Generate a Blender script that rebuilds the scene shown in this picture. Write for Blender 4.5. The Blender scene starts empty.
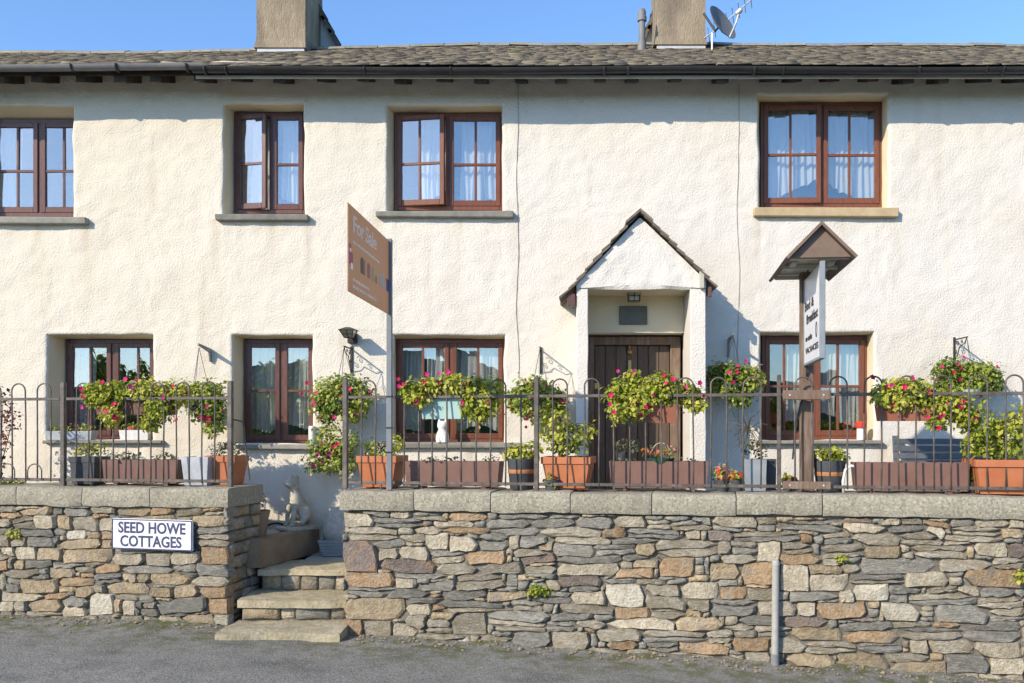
import bpy, bmesh, math, random
import numpy as np
from mathutils import Vector, Matrix
random.seed(11)
rng = np.random.default_rng(11)
sc = bpy.context.scene
col = sc.collection
R = math.radians

# ------------------------------------------------------------------ camera, sky, sun, exposure
F, D, CX, CY, EYE = 920.0, 10.0, 570.0, 430.0, 1.7      # focal (px), metres to the facade, vanishing point, eye height
cd = bpy.data.cameras.new('camera')
cam = bpy.data.objects.new('camera', cd); col.objects.link(cam)
cam.location = (0, -D, EYE); cam.rotation_euler = (R(90), 0, 0)
cd.sensor_width = 36; cd.lens = 36 * F / 1024
cd.shift_x = (512 - CX) / 1024; cd.shift_y = (CY - 341.5) / 1024
cd.clip_start = 0.1; cd.clip_end = 2000
sc.camera = cam
SUN = Vector((1.0, 1.0, -0.76)).normalized()          # direction the sunlight travels
elev = math.asin(-SUN.z); az = math.atan2(-SUN.x, -SUN.y)
wd = bpy.data.worlds.new('World'); sc.world = wd; wd.use_nodes = True
nt = wd.node_tree
sky = nt.nodes.new('ShaderNodeTexSky'); sky.sky_type = 'NISHITA'; sky.sun_disc = False
sky.sun_elevation = elev; sky.sun_rotation = az % (2 * math.pi)
sky.air_density = 1.0; sky.dust_density = 0.4; sky.ozone_density = 10.0
bg = nt.nodes['Background']; bg.inputs[1].default_value = 0.15
nt.links.new(sky.outputs[0], bg.inputs[0])
sl = bpy.data.lights.new('sun', 'SUN'); sl.energy = 2.25; sl.angle = R(0.55); sl.color = (1.0, 0.97, 0.92)
so = bpy.data.objects.new('sun', sl); col.objects.link(so)
so.rotation_euler = SUN.to_track_quat('-Z', 'Y').to_euler(); so.location = (-20, -25, 20)
sc.view_settings.view_transform = 'Standard'; sc.view_settings.look = 'None'
sc.view_settings.exposure = 1.16; sc.view_settings.gamma = 1.0
sc.view_settings.use_white_balance = True; sc.view_settings.white_balance_temperature = 8100     # the camera's warm daylight balance

# ------------------------------------------------------------------ geometry helpers
def P(px, py, dist):
    return np.array([(px - CX) / F * dist, dist - D, EYE + (CY - py) / F * dist])
WANG = math.atan(0.158)
U2 = np.array([math.cos(WANG), -math.sin(WANG)]); N2 = np.array([math.sin(WANG), math.cos(WANG)])   # along the street wall, and back to the house
W0 = np.array([(345 - CX) / F * 8.3, 8.3 - D])
CAM2 = np.array([0.0, -D])
def WS(px, py, t=0.0):                                   # pixel -> (s, z) on the plane t metres behind the street wall's face
    d = np.array([(px - CX) / F, 1.0])
    k = (t + (W0 - CAM2) @ N2) / (d @ N2)
    p = CAM2 + d * k
    return (p - W0) @ U2, EYE + (CY - py) / F * k
def WF(s, t, z):
    p = W0 + U2 * s + N2 * t
    return (p[0], p[1], z)
def WP(px, py, t=0.0):
    s, z = WS(px, py, t); return WF(s, t, z)
class Frame:                                             # local x along, y back, z up
    def __init__(s, o, ang=0.0):
        s.o = np.array(o, float); c, n = math.cos(ang), math.sin(ang)
        s.m = np.array([[c, -n, 0], [n, c, 0], [0, 0, 1]])
    def __call__(s, p): return tuple(s.m @ np.array(p, float) + s.o)
class MB:
    def __init__(s, T=None): s.v = []; s.f = []; s.T = T
    def add(s, vs, fs, T=None):
        T = T or s.T; n = len(s.v)
        s.v += [tuple(T(p)) if T else tuple(float(q) for q in p) for p in vs]
        s.f += [tuple(i + n for i in f) for f in fs]
        return s
    def box(s, x0, x1, y0, y1, z0, z1, T=None):
        vs = [(x0,y0,z0),(x1,y0,z0),(x1,y1,z0),(x0,y1,z0),(x0,y0,z1),(x1,y0,z1),(x1,y1,z1),(x0,y1,z1)]
        return s.add(vs, [(0,3,2,1),(4,5,6,7),(0,1,5,4),(1,2,6,5),(2,3,7,6),(3,0,4,7)], T)
    def cbox(s, x0, x1, y0, y1, z0, z1, b=.01, T=None, j=0):    # box with chamfered edges (and jittered corners)
        vs = []; fs = []
        for X, sx in ((x0, 1), (x1, -1)):
            for Y, sy in ((y0, 1), (y1, -1)):
                for Z, sz in ((z0, 1), (z1, -1)):
                    jx, jy, jz = (random.uniform(-j, j) for _ in range(3))
                    X_, Y_, Z_ = X + jx, Y + jy, Z + jz
                    vs += [(X_, Y_ + sy*b, Z_ + sz*b), (X_ + sx*b, Y_, Z_ + sz*b), (X_ + sx*b, Y_ + sy*b, Z_)]
        bm = bmesh.new()
        for p in vs: bm.verts.new(p)
        r = bmesh.ops.convex_hull(bm, input=bm.verts)
        bm.verts.ensure_lookup_table(); bm.verts.index_update()
        V = [tuple(v.co) for v in bm.verts]; Fs = [tuple(v.index for v in f.verts) for f in bm.faces]
        bm.free()
        return s.add(V, Fs, T)
    def tube(s, pts, r, n=8, T=None):
        pts = [Vector(p) for p in pts]; rs = r if isinstance(r, (list, tuple)) else [r] * len(pts)
        vs = []; fs = []; up = None
        for i, p in enumerate(pts):
            a = pts[max(i-1, 0)]; b = pts[min(i+1, len(pts)-1)]
            d = (b - a).normalized()
            if up is None: up = d.orthogonal().normalized()
            up = (up - d * up.dot(d)); up = up.normalized() if up.length > 1e-6 else d.orthogonal().normalized()
            w = d.cross(up)
            for k in range(n):
                t = 2 * math.pi * k / n
                vs.append(tuple(p + (up * math.cos(t) + w * math.sin(t)) * rs[i]))
        for i in range(len(pts) - 1):
            for k in range(n):
                a = i*n + k; b = i*n + (k+1) % n
                fs.append((a, b, b + n, a + n))
        fs.append(tuple(range(n))[::-1]); fs.append(tuple(range((len(pts)-1)*n, len(pts)*n)))
        return s.add(vs, fs, T)
    def lathe(s, prof, c=(0,0,0), n=20, T=None):
        vs = []; fs = []
        for r, z in prof:
            for k in range(n):
                t = 2*math.pi*k/n; vs.append((c[0] + r*math.cos(t), c[1] + r*math.sin(t), c[2] + z))
        for i in range(len(prof)-1):
            for k in range(n):
                a = i*n+k; b = i*n+(k+1) % n; fs.append((a, b, b+n, a+n))
        fs.append(tuple(range(n))[::-1]); fs.append(tuple(range((len(prof)-1)*n, len(prof)*n)))
        return s.add(vs, fs, T)
    def frustum(s, rings, T=None):                       # stacked rectangles (hx, hy, z)
        vs = []; fs = []
        for hx, hy, z in rings: vs += [(-hx,-hy,z),(hx,-hy,z),(hx,hy,z),(-hx,hy,z)]
        for i in range(len(rings)-1):
            for k in range(4):
                a = i*4+k; b = i*4+(k+1) % 4; fs.append((a, b, b+4, a+4))
        fs.append((3,2,1,0)); n = (len(rings)-1)*4; fs.append((n, n+1, n+2, n+3))
        return s.add(vs, fs, T)
    def prism(s, poly, a, b, axis='y', T=None):          # polygon in (x,z) swept along y
        n = len(poly)
        vs = [(x, a, z) for x, z in poly] + [(x, b, z) for x, z in poly]
        fs = [tuple(range(n)), tuple(range(2*n-1, n-1, -1))] + [(i, i+n, (i+1) % n + n, (i+1) % n) for i in range(n)]
        return s.add(vs, fs, T)

def root_of(o):
    while o.parent: o = o.parent
    return o
def obj(name, mb, m, parent=None, smooth=False, tint=None, fix=True):
    me = bpy.data.meshes.new(name)
    v = np.asarray(mb.v if isinstance(mb, MB) else mb[0], float)
    f = mb.f if isinstance(mb, MB) else mb[1]
    if parent: v = v - np.array(root_of(parent).location)
    if isinstance(f, np.ndarray):
        nf, k = f.shape
        me.vertices.add(len(v)); me.vertices.foreach_set('co', v.astype(np.float32).ravel())
        me.loops.add(nf*k); me.loops.foreach_set('vertex_index', f.astype(np.int32).ravel())
        me.polygons.add(nf); me.polygons.foreach_set('loop_start', (np.arange(nf)*k).astype(np.int32))
        me.polygons.foreach_set('loop_total', np.full(nf, k, np.int32)); me.update(calc_edges=True)
    else:
        me.from_pydata(v.tolist(), [], f)
        if fix:
            bm = bmesh.new(); bm.from_mesh(me); bmesh.ops.recalc_face_normals(bm, faces=bm.faces); bm.to_mesh(me); bm.free()
    if smooth: me.polygons.foreach_set('use_smooth', [True]*len(me.polygons))
    if tint is not None:
        at = me.attributes.new('tint', 'FLOAT', 'POINT'); at.data.foreach_set('value', np.asarray(tint, np.float32))
    me.materials.append(m)
    o = bpy.data.objects.new(name, me); col.objects.link(o)
    if parent: o.parent = parent
    return o
def tag(o, label=None, cat=None, group=None, kind=None):
    for k, v in (('label', label), ('category', cat), ('group', group), ('kind', kind)):
        if v: o[k] = v
    return o
def thing(name, loc, label, cat, group=None):
    o = bpy.data.objects.new(name, None); col.objects.link(o); o.location = tuple(loc); o.empty_display_size = .1
    return tag(o, label, cat, group)
def smooth_angle(o, deg=40):
    me = o.data; bm = bmesh.new(); bm.from_mesh(me)
    for f in bm.faces: f.smooth = True
    for e in bm.edges: e.smooth = (len(e.link_faces) == 2 and e.calc_face_angle(0) < R(deg))
    bm.to_mesh(me); bm.free(); return o
def hsh(i, j, seed):
    n = (i.astype(np.int64)*374761393 + j.astype(np.int64)*668265263 + seed*1274126177) & 0x7fffffff
    n = ((n ^ (n >> 13)) * 1274126177) & 0x7fffffff
    return ((n ^ (n >> 16)) & 0xffff) / 65535.0
def vnoise(x, y, seed=0):
    x = np.asarray(x, float); y = np.asarray(y, float)
    i = np.floor(x); j = np.floor(y); a = x-i; b = y-j
    a = a*a*(3-2*a); b = b*b*(3-2*b); i = i.astype(np.int64); j = j.astype(np.int64)
    return (hsh(i,j,seed)*(1-a)*(1-b) + hsh(i+1,j,seed)*a*(1-b) + hsh(i,j+1,seed)*(1-a)*b + hsh(i+1,j+1,seed)*a*b)*2-1
def fbm(x, y, seed=0, o=3):
    r = 0; g = 1
    for k in range(o): r = r + g*vnoise(np.asarray(x)*2**k + 17.3*k, np.asarray(y)*2**k, seed+k); g *= .5
    return r

# ------------------------------------------------------------------ materials
def mat(name, c1, c2=None, scale=8, rough=.8, bump=0, bscale=40, bdist=.01, rand=0, metal=0, spec=.3, c3=None, stretch=None, detail=6, tint=None, trans=0, coat=0, bump2=None):
    m = bpy.data.materials.new(name); m.use_nodes = True; n = m.node_tree; L = n.links.new
    b = n.nodes['Principled BSDF']; b.inputs['Roughness'].default_value = rough; b.inputs['Metallic'].default_value = metal
    b.inputs['Specular IOR Level'].default_value = spec
    if coat: b.inputs['Coat Weight'].default_value = coat; b.inputs['Coat Roughness'].default_value = .15
    tc = n.nodes.new('ShaderNodeTexCoord'); vec = tc.outputs['Object']
    if rand:
        oi = n.nodes.new('ShaderNodeObjectInfo')
        va = n.nodes.new('ShaderNodeVectorMath'); va.operation = 'ADD'
        vm = n.nodes.new('ShaderNodeVectorMath'); vm.operation = 'SCALE'; vm.inputs[0].default_value = (37, 91, 53)
        L(oi.outputs['Random'], vm.inputs['Scale']); L(vec, va.inputs[0]); L(vm.outputs[0], va.inputs[1]); vec = va.outputs[0]
    if stretch:
        mp = n.nodes.new('ShaderNodeMapping'); mp.inputs['Scale'].default_value = stretch; L(vec, mp.inputs[0]); vec = mp.outputs[0]
    c2 = c2 or c1
    no = n.nodes.new('ShaderNodeTexNoise'); no.inputs['Scale'].default_value = scale; no.inputs['Detail'].default_value = detail
    no.inputs['Roughness'].default_value = .62; L(vec, no.inputs['Vector'])
    cr = n.nodes.new('ShaderNodeValToRGB'); cr.color_ramp.elements[0].position = .33; cr.color_ramp.elements[1].position = .67
    cr.color_ramp.elements[0].color = (*c1, 1); cr.color_ramp.elements[1].color = (*c2, 1)
    L(no.outputs[0], cr.inputs[0]); c = cr.outputs[0]
    def mix(fac, a, b2, mode='MIX'):
        mx = n.nodes.new('ShaderNodeMix'); mx.data_type = 'RGBA'; mx.blend_type = mode
        for s_, v_ in ((mx.inputs[0], fac), (mx.inputs[6], a), (mx.inputs[7], b2)):
            if hasattr(v_, 'links'): L(v_, s_)
            else: s_.default_value = v_ if not isinstance(v_, tuple) else (*v_, 1)
        return mx.outputs[2]
    if c3:
        n3 = n.nodes.new('ShaderNodeTexNoise'); n3.inputs['Scale'].default_value = scale*.37; n3.inputs['Detail'].default_value = 5; L(vec, n3.inputs['Vector'])
        r3 = n.nodes.new('ShaderNodeValToRGB'); r3.color_ramp.elements[0].position = .5; r3.color_ramp.elements[1].position = .68
        L(n3.outputs[0], r3.inputs[0]); c = mix(r3.outputs[0], c, c3)
    if rand:
        mr = n.nodes.new('ShaderNodeMapRange'); mr.inputs[3].default_value = 1-rand; mr.inputs[4].default_value = 1+rand
        L(oi.outputs['Random'], mr.inputs[0])
        vs = n.nodes.new('ShaderNodeVectorMath'); vs.operation = 'SCALE'; L(c, vs.inputs[0]); L(mr.outputs[0], vs.inputs['Scale']); c = vs.outputs[0]
    if tint:
        at = n.nodes.new('ShaderNodeAttribute'); at.attribute_name = 'tint'
        rt = n.nodes.new('ShaderNodeValToRGB'); rt.color_ramp.interpolation = 'LINEAR'
        for k, cc in enumerate(tint):
            e = rt.color_ramp.elements[k] if k < 2 else rt.color_ramp.elements.new(1)
            e.position = k/(len(tint)-1); e.color = (*cc, 1)
        L(at.outputs['Fac'], rt.inputs[0])
        c = rt.outputs[0] if c1 is None or c1 == (1,1,1) else mix(1.0, rt.outputs[0], c, 'MULTIPLY')
    L(c, b.inputs['Base Color'])
    if bump:
        nb = n.nodes.new('ShaderNodeTexNoise'); nb.inputs['Scale'].default_value = bscale; nb.inputs['Detail'].default_value = 5; nb.inputs['Roughness'].default_value = .65
        L(vec, nb.inputs['Vector'])
        bp = n.nodes.new('ShaderNodeBump'); bp.inputs['Strength'].default_value = bump; bp.inputs['Distance'].default_value = bdist
        L(nb.outputs[0], bp.inputs['Height']); L(bp.outputs[0], b.inputs['Normal'])
        if bump2:
            vo = n.nodes.new('ShaderNodeTexVoronoi'); vo.inputs['Scale'].default_value = bump2[0]; L(vec, vo.inputs['Vector'])
            b2 = n.nodes.new('ShaderNodeBump'); b2.inputs['Strength'].default_value = bump2[1]; b2.inputs['Distance'].default_value = bump2[2]
            L(vo.outputs[0], b2.inputs['Height']); L(bp.outputs[0], b2.inputs['Normal']); L(b2.outputs[0], b.inputs['Normal'])
    if trans:
        tr = n.nodes.new('ShaderNodeBsdfTranslucent'); L(c, tr.inputs[0])
        mx = n.nodes.new('ShaderNodeMixShader'); mx.inputs[0].default_value = trans
        L(b.outputs[0], mx.inputs[1]); L(tr.outputs[0], mx.inputs[2]); L(mx.outputs[0], n.nodes['Material Output'].inputs[0])
    return m
def glass_mat():
    m = bpy.data.materials.new('window_glass'); m.use_nodes = True; n = m.node_tree; L = n.links.new
    n.nodes.remove(n.nodes['Principled BSDF'])
    g = n.nodes.new('ShaderNodeBsdfGlossy'); g.inputs['Roughness'].default_value = .0; g.inputs[0].default_value = (1, 1, 1, 1)
    t = n.nodes.new('ShaderNodeBsdfTransparent'); t.inputs[0].default_value = (.93, .95, .95, 1)
    lw = n.nodes.new('ShaderNodeLayerWeight'); lw.inputs[0].default_value = .5
    pw = n.nodes.new('ShaderNodeMath'); pw.operation = 'POWER'; pw.inputs[1].default_value = 4; L(lw.outputs['Facing'], pw.inputs[0])
    fr = n.nodes.new('ShaderNodeMapRange'); fr.inputs[3].default_value = .18; fr.inputs[4].default_value = .9; L(pw.outputs[0], fr.inputs[0])
    tc = n.nodes.new('ShaderNodeTexCoord'); no = n.nodes.new('ShaderNodeTexNoise'); no.inputs['Scale'].default_value = 3; L(tc.outputs['Object'], no.inputs['Vector'])
    bp = n.nodes.new('ShaderNodeBump'); bp.inputs['Strength'].default_value = .12; bp.inputs['Distance'].default_value = .006; L(no.outputs[0], bp.inputs['Height']); L(bp.outputs[0], g.inputs['Normal'])
    mx = n.nodes.new('ShaderNodeMixShader'); L(fr.outputs[0], mx.inputs[0]); L(t.outputs[0], mx.inputs[1]); L(g.outputs[0], mx.inputs[2])
    L(mx.outputs[0], n.nodes['Material Output'].inputs[0]); return m
def flat(name, c, rough=.6, metal=0, rand=0): return mat(name, c, tuple(x*.82 for x in c), 14, rough, .15, 60, .003, rand, metal)
GLASS = glass_mat()
M = dict(
  render = mat('cream_roughcast_render', (.655,.615,.55), (.70,.662,.602), 1.1, .95, .36, 44, .015, c3=(.675,.628,.555), spec=.1, bump2=(58, .4, .010)),
  porch  = mat('white_roughcast_render', (.67,.635,.58), (.715,.68,.625), 1.5, .95, .36, 44, .015, spec=.1, bump2=(58, .4, .010)),
  revl   = mat('warm_shade_cream_reveal', (.66,.57,.40), (.72,.63,.46), 2.5, .95, .6, 26, .012, spec=.1),  # cream, with the warm tone of the shaded recesses put into the colour
  wood   = mat('red_brown_window_wood', (.14,.05,.031), (.20,.075,.046), 9, .36, .2, 30, .003, rand=.12, stretch=(6,6,1)),
  woodd  = mat('faded_plum_window_wood', (.11,.052,.046), (.155,.075,.064), 9, .27, .2, 30, .003, rand=.1, stretch=(6,6,1)),
  door   = mat('weathered_dark_oak', (.10,.07,.053), (.16,.115,.088), 7, .75, .5, 22, .005, rand=.18, stretch=(9,9,.8), c3=(.10,.07,.055)),
  slate  = mat('lichened_roof_slate', (.62,.56,.48), (1,1,1), 14, .9, .7, 40, .012, tint=[(.11,.097,.083),(.15,.134,.114),(.195,.172,.14),(.14,.131,.12)], c3=(1.45,1.4,1.12)),
  pslate = mat('porch_slate', (.10,.085,.075), (.2,.165,.13), 18, .9, .6, 40, .008, rand=.25),
  sill   = mat('grey_slate_sill', (.2,.195,.175), (.3,.285,.24), 9, .85, .5, 30, .006, rand=.15),
  sillt  = mat('sandstone_sill', (.42,.31,.18), (.52,.40,.25), 9, .85, .4, 30, .005),
  gut    = mat('black_plastic_gutter', (.022,.022,.024), (.035,.035,.036), 5, .38, .1, 20, .002),
  gutg   = mat('grey_weathered_gutter', (.14,.14,.145), (.20,.20,.2), 6, .5, .1, 20, .002),
  fascia = mat('pale_fascia', (.36,.35,.32), (.45,.43,.39), 6, .7),
  tail   = mat('dark_rafter_timber', (.03,.024,.02), (.07,.05,.035), 10, .85, .4, 30, .004, rand=.3),
  soffit = mat('dirty_soffit', (.18,.15,.11), (.26,.21,.15), 5, .95),
  chim   = mat('buff_chimney_render', (.27,.215,.15), (.37,.30,.215), 6, .95, .9, 34, .02, c3=(.22,.175,.13), stretch=(1.6,1.6,.55)),
  lead   = mat('lead_flashing', (.44,.46,.48), (.56,.58,.6), 6, .6, .3, 20, .004),
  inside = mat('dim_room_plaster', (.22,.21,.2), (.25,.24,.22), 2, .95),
  net    = mat('white_net_curtain', (.86,.87,.86), (.78,.79,.78), 40, .9, .2, 60, .002, trans=.35, spec=0),
  iron   = mat('black_wrought_iron', (.03,.03,.03), (.05,.045,.04), 20, .5, .3, 60, .002, rand=.1),
  rail   = mat('weathered_railing_paint', (.06,.05,.043), (.115,.094,.08), 26, .5, .3, 60, .002, c3=(.16,.13,.108), spec=.5),
  core   = mat('dark_mortar', (.13,.12,.10), (.22,.20,.165), 12, .98, .9, 40, .02),
  cope   = mat('gritty_concrete_coping', (.20,.18,.14), (.50,.46,.36), 48, .97, 1.0, 90, .014, rand=.08, c3=(.33,.30,.235), detail=8),
  step   = mat('worn_sandstone_step', (.33,.28,.185), (.54,.47,.335), 11, .92, .9, 34, .02, rand=.12, c3=(.37,.325,.215), detail=9),
  flag   = mat('terrace_flagstone', (.30,.27,.23), (.40,.37,.31), 4, .92, .5, 30, .006, rand=.1),
  kerb   = mat('brown_terrace_edge', (.21,.15,.10), (.29,.22,.15), 5, .9, .5, 30, .006),
  terra  = mat('terracotta_plastic', (.43,.135,.06), (.50,.18,.085), 6, .6, .15, 30, .003, rand=.1),
  brownp = mat('brown_plastic_trough', (.155,.082,.066), (.20,.108,.088), 5, .6, .15, 40, .003, rand=.1),
  redbr  = mat('red_brown_trough', (.26,.085,.05), (.32,.12,.075), 6, .6, .15, 30, .003, rand=.1),
  darkp  = mat('charcoal_pot', (.045,.05,.058), (.075,.08,.09), 7, .55, .15, 30, .003, rand=.2),
  greyp  = mat('pale_metal_planter', (.30,.33,.36), (.46,.49,.52), 6, .5, .2, 12, .01, rand=.1),
  blueg  = mat('blue_grey_planter', (.2,.225,.25), (.26,.29,.32), 6, .7, .2, 30, .004, rand=.1),
  turq   = mat('pale_turquoise_box', (.30,.48,.46), (.37,.55,.52), 4, .6),
  copper = flat('copper_band', (.55,.24,.11), .4),
  soil   = mat('potting_soil', (.035,.025,.018), (.07,.05,.035), 40, 1, .9, 60, .02),
  white  = flat('white_paint', (.8,.8,.78), .5),
  signw  = flat('white_enamel', (.82,.83,.85), .3),
  signb  = flat('blue_grey_enamel', (.075,.08,.15), .35),
  black  = flat('black_print', (.035,.035,.045), .5),
  tan    = mat('tan_sale_board', (.58,.385,.25), (.61,.405,.265), 2, .5, trans=.5),
  cream  = mat('cream_print', (.97,.95,.92), trans=.5, rough=.5),
  post   = mat('pale_grey_post', (.17,.185,.195), (.23,.245,.255), 5, .6, .2, 30, .002),
  brwood = mat('weathered_brown_timber', (.13,.085,.06), (.22,.15,.11), 8, .8, .5, 22, .005, rand=.12, stretch=(7,7,1), c3=(.25,.19,.15)),
  brroof = mat('brown_felt_roof', (.17,.115,.09), (.22,.155,.125), 8, .85, .3, 40, .004),
  pale   = mat('pale_underside', (.42,.40,.34), (.5,.48,.41), 6, .8),
  statue = mat('lichened_cast_stone', (.40,.37,.30), (.56,.53,.44), 22, .95, .8, 60, .008, c3=(.30,.28,.22)),
  rock   = mat('pale_rock', (.45,.41,.34), (.62,.58,.5), 12, .95, .8, 30, .02),
  bench  = mat('blue_grey_bench', (.085,.10,.115), (.12,.135,.15), 8, .6, .3, 30, .003, rand=.1),
  plaque = mat('green_grey_plaque', (.10,.105,.09), (.13,.135,.115), 9, .5),
  wire   = mat('painted_over_cable', (.40,.37,.32), (.48,.45,.39), 6, .8),
  brass  = flat('aged_brass', (.5,.33,.13), .35, .9),
  dish   = mat('grey_satellite_dish', (.11,.125,.14), (.14,.155,.17), 3, .45),
  alu    = flat('pale_aluminium', (.6,.6,.6), .4, .4),
  pipe   = mat('grey_pipe', (.16,.165,.17), (.24,.24,.24), 6, .6, .2, 20, .003),
  pole   = mat('galvanised_pole', (.30,.295,.27), (.40,.39,.36), 14, .6, .3, 60, .002),
  red    = flat('red_plastic', (.6,.05,.03), .5),
  leafy  = mat('yellow_green_leaf', (1,1,1), tint=[(.12,.17,.022),(.29,.35,.04),(.48,.49,.075),(.62,.58,.16)], trans=.35, rough=.55),
  leafg  = mat('green_leaf', (1,1,1), tint=[(.06,.11,.02),(.16,.24,.04),(.31,.38,.06),(.50,.50,.13)], trans=.35, rough=.55),
  leafd  = mat('grey_green_leaf', (1,1,1), tint=[(.06,.075,.04),(.12,.14,.075),(.2,.21,.13)], trans=.3, rough=.65),
  leafr  = mat('dark_red_leaf', (1,1,1), tint=[(.06,.03,.03),(.16,.05,.05),(.28,.10,.08)], trans=.3, rough=.6),
  petal  = mat('magenta_petal', (1,1,1), tint=[(.40,.006,.07),(.72,.010,.10),(.80,.03,.20),(.46,.03,.24)], trans=.35, rough=.6),
  petalp = mat('pink_red_petal', (1,1,1), tint=[(.65,.10,.22),(.78,.30,.38),(.70,.05,.03),(.75,.2,.05)], trans=.35, rough=.6),
  stem   = mat('woody_stem', (.10,.075,.045), (.16,.12,.07), 20, .9),
)
def cream_end(m):                                            # the left-hand cottages are painted a deeper cream than the right-hand ones
    n = m.node_tree; L = n.links.new; b = n.nodes['Principled BSDF']; c = b.inputs['Base Color'].links[0].from_socket
    tc = n.nodes.new('ShaderNodeTexCoord'); sp_ = n.nodes.new('ShaderNodeSeparateXYZ'); L(tc.outputs['Object'], sp_.inputs[0])
    no = n.nodes.new('ShaderNodeTexNoise'); no.inputs['Scale'].default_value = .8; L(tc.outputs['Object'], no.inputs['Vector'])
    ad = n.nodes.new('ShaderNodeMath'); ad.operation = 'MULTIPLY_ADD'; ad.inputs[1].default_value = 1.6; L(no.outputs[0], ad.inputs[0]); L(sp_.outputs[0], ad.inputs[2])
    mr = n.nodes.new('ShaderNodeMapRange'); mr.inputs[1].default_value = .5; mr.inputs[2].default_value = -3.5; L(ad.outputs[0], mr.inputs[0])
    mx = n.nodes.new('ShaderNodeMix'); mx.data_type = 'RGBA'; mx.blend_type = 'MULTIPLY'; mx.inputs[7].default_value = (1.0, .965, .90, 1); L(mr.outputs[0], mx.inputs[0]); L(c, mx.inputs[6])
    at = n.nodes.new('ShaderNodeAttribute'); at.attribute_name = 'tint'                                   # rain-washed dirt running down from sill ends, splash at the foot
    m2 = n.nodes.new('ShaderNodeMix'); m2.data_type = 'RGBA'; m2.blend_type = 'MULTIPLY'; m2.inputs[7].default_value = (.66, .58, .46, 1); L(at.outputs['Fac'], m2.inputs[0]); L(mx.outputs[2], m2.inputs[6]); L(m2.outputs[2], b.inputs['Base Color'])
cream_end(M['render'])
STONE = dict(
  g = mat('blue_grey_slate_stone', (.185,.176,.155), (.40,.382,.33), 19, .9, 1.0, 42, .03, rand=.26, stretch=(1,1,2.6), c3=(.27,.25,.205)),
  b = mat('brown_grey_stone', (.25,.22,.165), (.47,.42,.335), 19, .92, 1.0, 42, .03, rand=.22, stretch=(1,1,2.2), c3=(.3,.245,.165)),
  l = mat('cream_stone', (.36,.30,.21), (.60,.53,.41), 19, .92, 1.0, 42, .03, rand=.16, c3=(.36,.31,.23)),
  t = mat('tan_stone', (.30,.225,.135), (.50,.40,.27), 19, .92, 1.0, 42, .03, rand=.2, c3=(.31,.26,.2)),
  o = mat('rusty_orange_stone', (.33,.20,.11), (.47,.345,.22), 19, .92, 1.0, 42, .03, rand=.18, c3=(.31,.26,.20)),
  p = mat('purple_brown_stone', (.19,.15,.13), (.28,.235,.20), 19, .92, 1.0, 42, .03, rand=.15, c3=(.34,.22,.14)),
  w = mat('whitish_stone', (.50,.45,.36), (.64,.59,.48), 19, .92, 1.0, 42, .03, rand=.1, c3=(.42,.38,.29)),
)
# ------------------------------------------------------------------ ground, road
def road_z(x, y=0):
    return np.interp(x, [-14,-8,-5.5,-3,-2,1.7,3.65,8,14], [-.1,-.1,-.1,-.11,-.16,-.265,-.335,-.47,-.55])
def grid_mesh(xs, ys, zf):
    X, Y = np.meshgrid(xs, ys); Z = zf(X, Y)
    v = np.stack([X.ravel(), Y.ravel(), Z.ravel()], 1); nx, ny = len(xs), len(ys)
    i = (np.arange(ny-1)[:,None]*nx + np.arange(nx-1)[None]).ravel()
    return v, np.stack([i, i+1, i+1+nx, i+nx], 1)
def ground_mats():
    m = mat('worn_tarmac', (.155,.151,.137), (.385,.372,.335), 46, .93, 1.0, 60, .02, c3=(.22,.215,.195), detail=9, bump2=(160, .5, .006))
    n = m.node_tree; L = n.links.new; b = n.nodes['Principled BSDF']
    c = b.inputs['Base Color'].links[0].from_socket
    tc = n.nodes.new('ShaderNodeTexCoord')
    def patch(scale, lo, hi, colr, mask=None, vec=None):
        nonlocal c
        no = n.nodes.new('ShaderNodeTexNoise'); no.inputs['Scale'].default_value = scale; no.inputs['Detail'].default_value = 7; L(vec or tc.outputs['Object'], no.inputs['Vector'])
        r = n.nodes.new('ShaderNodeValToRGB'); r.color_ramp.elements[0].position = lo; r.color_ramp.elements[1].position = hi; L(no.outputs[0], r.inputs[0])
        f = r.outputs[0]
        if mask is not None:
            mm = n.nodes.new('ShaderNodeMath'); mm.operation = 'MULTIPLY'; L(f, mm.inputs[0]); L(mask, mm.inputs[1]); f = mm.outputs[0]
        mx = n.nodes.new('ShaderNodeMix'); mx.data_type = 'RGBA'; L(f, mx.inputs[0]); L(c, mx.inputs[6]); mx.inputs[7].default_value = (*colr, 1); c = mx.outputs[2]
    at = n.nodes.new('ShaderNodeAttribute'); at.attribute_name = 'tint'
    patch(1.1, .48, .75, (.25,.245,.225)); patch(2.3, .52, .72, (.13,.13,.12)); patch(75, .52, .60, (.34,.33,.30)); patch(90, .56, .64, (.06,.06,.055))
    patch(7, .42, .62, (.12,.125,.045), at.outputs['Fac']); patch(22, .56, .66, (.30,.27,.22), at.outputs['Fac'])
    L(c, b.inputs['Base Color']); return m
gm = mat('meadow_grass', (.05,.085,.02), (.10,.14,.035), .6, .95, .6, 20, .05)
xs = np.concatenate([np.linspace(-1500,-60,12), np.linspace(-50,50,21), np.linspace(60,1500,12)])
ys = np.concatenate([np.linspace(-1500,-60,12), np.linspace(-50,60,23), np.linspace(100,1500,8)])
tag(obj('ground', grid_mesh(xs, ys, lambda x, y: road_z(x)-.16+0*y), gm), kind='structure')
xs = np.concatenate([np.linspace(-60,-9,18), np.linspace(-8.5,7,420), np.linspace(7.5,60,18)])
ys = np.concatenate([np.linspace(-15,-5,20), np.linspace(-4.9,-.4,130)])
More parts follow.
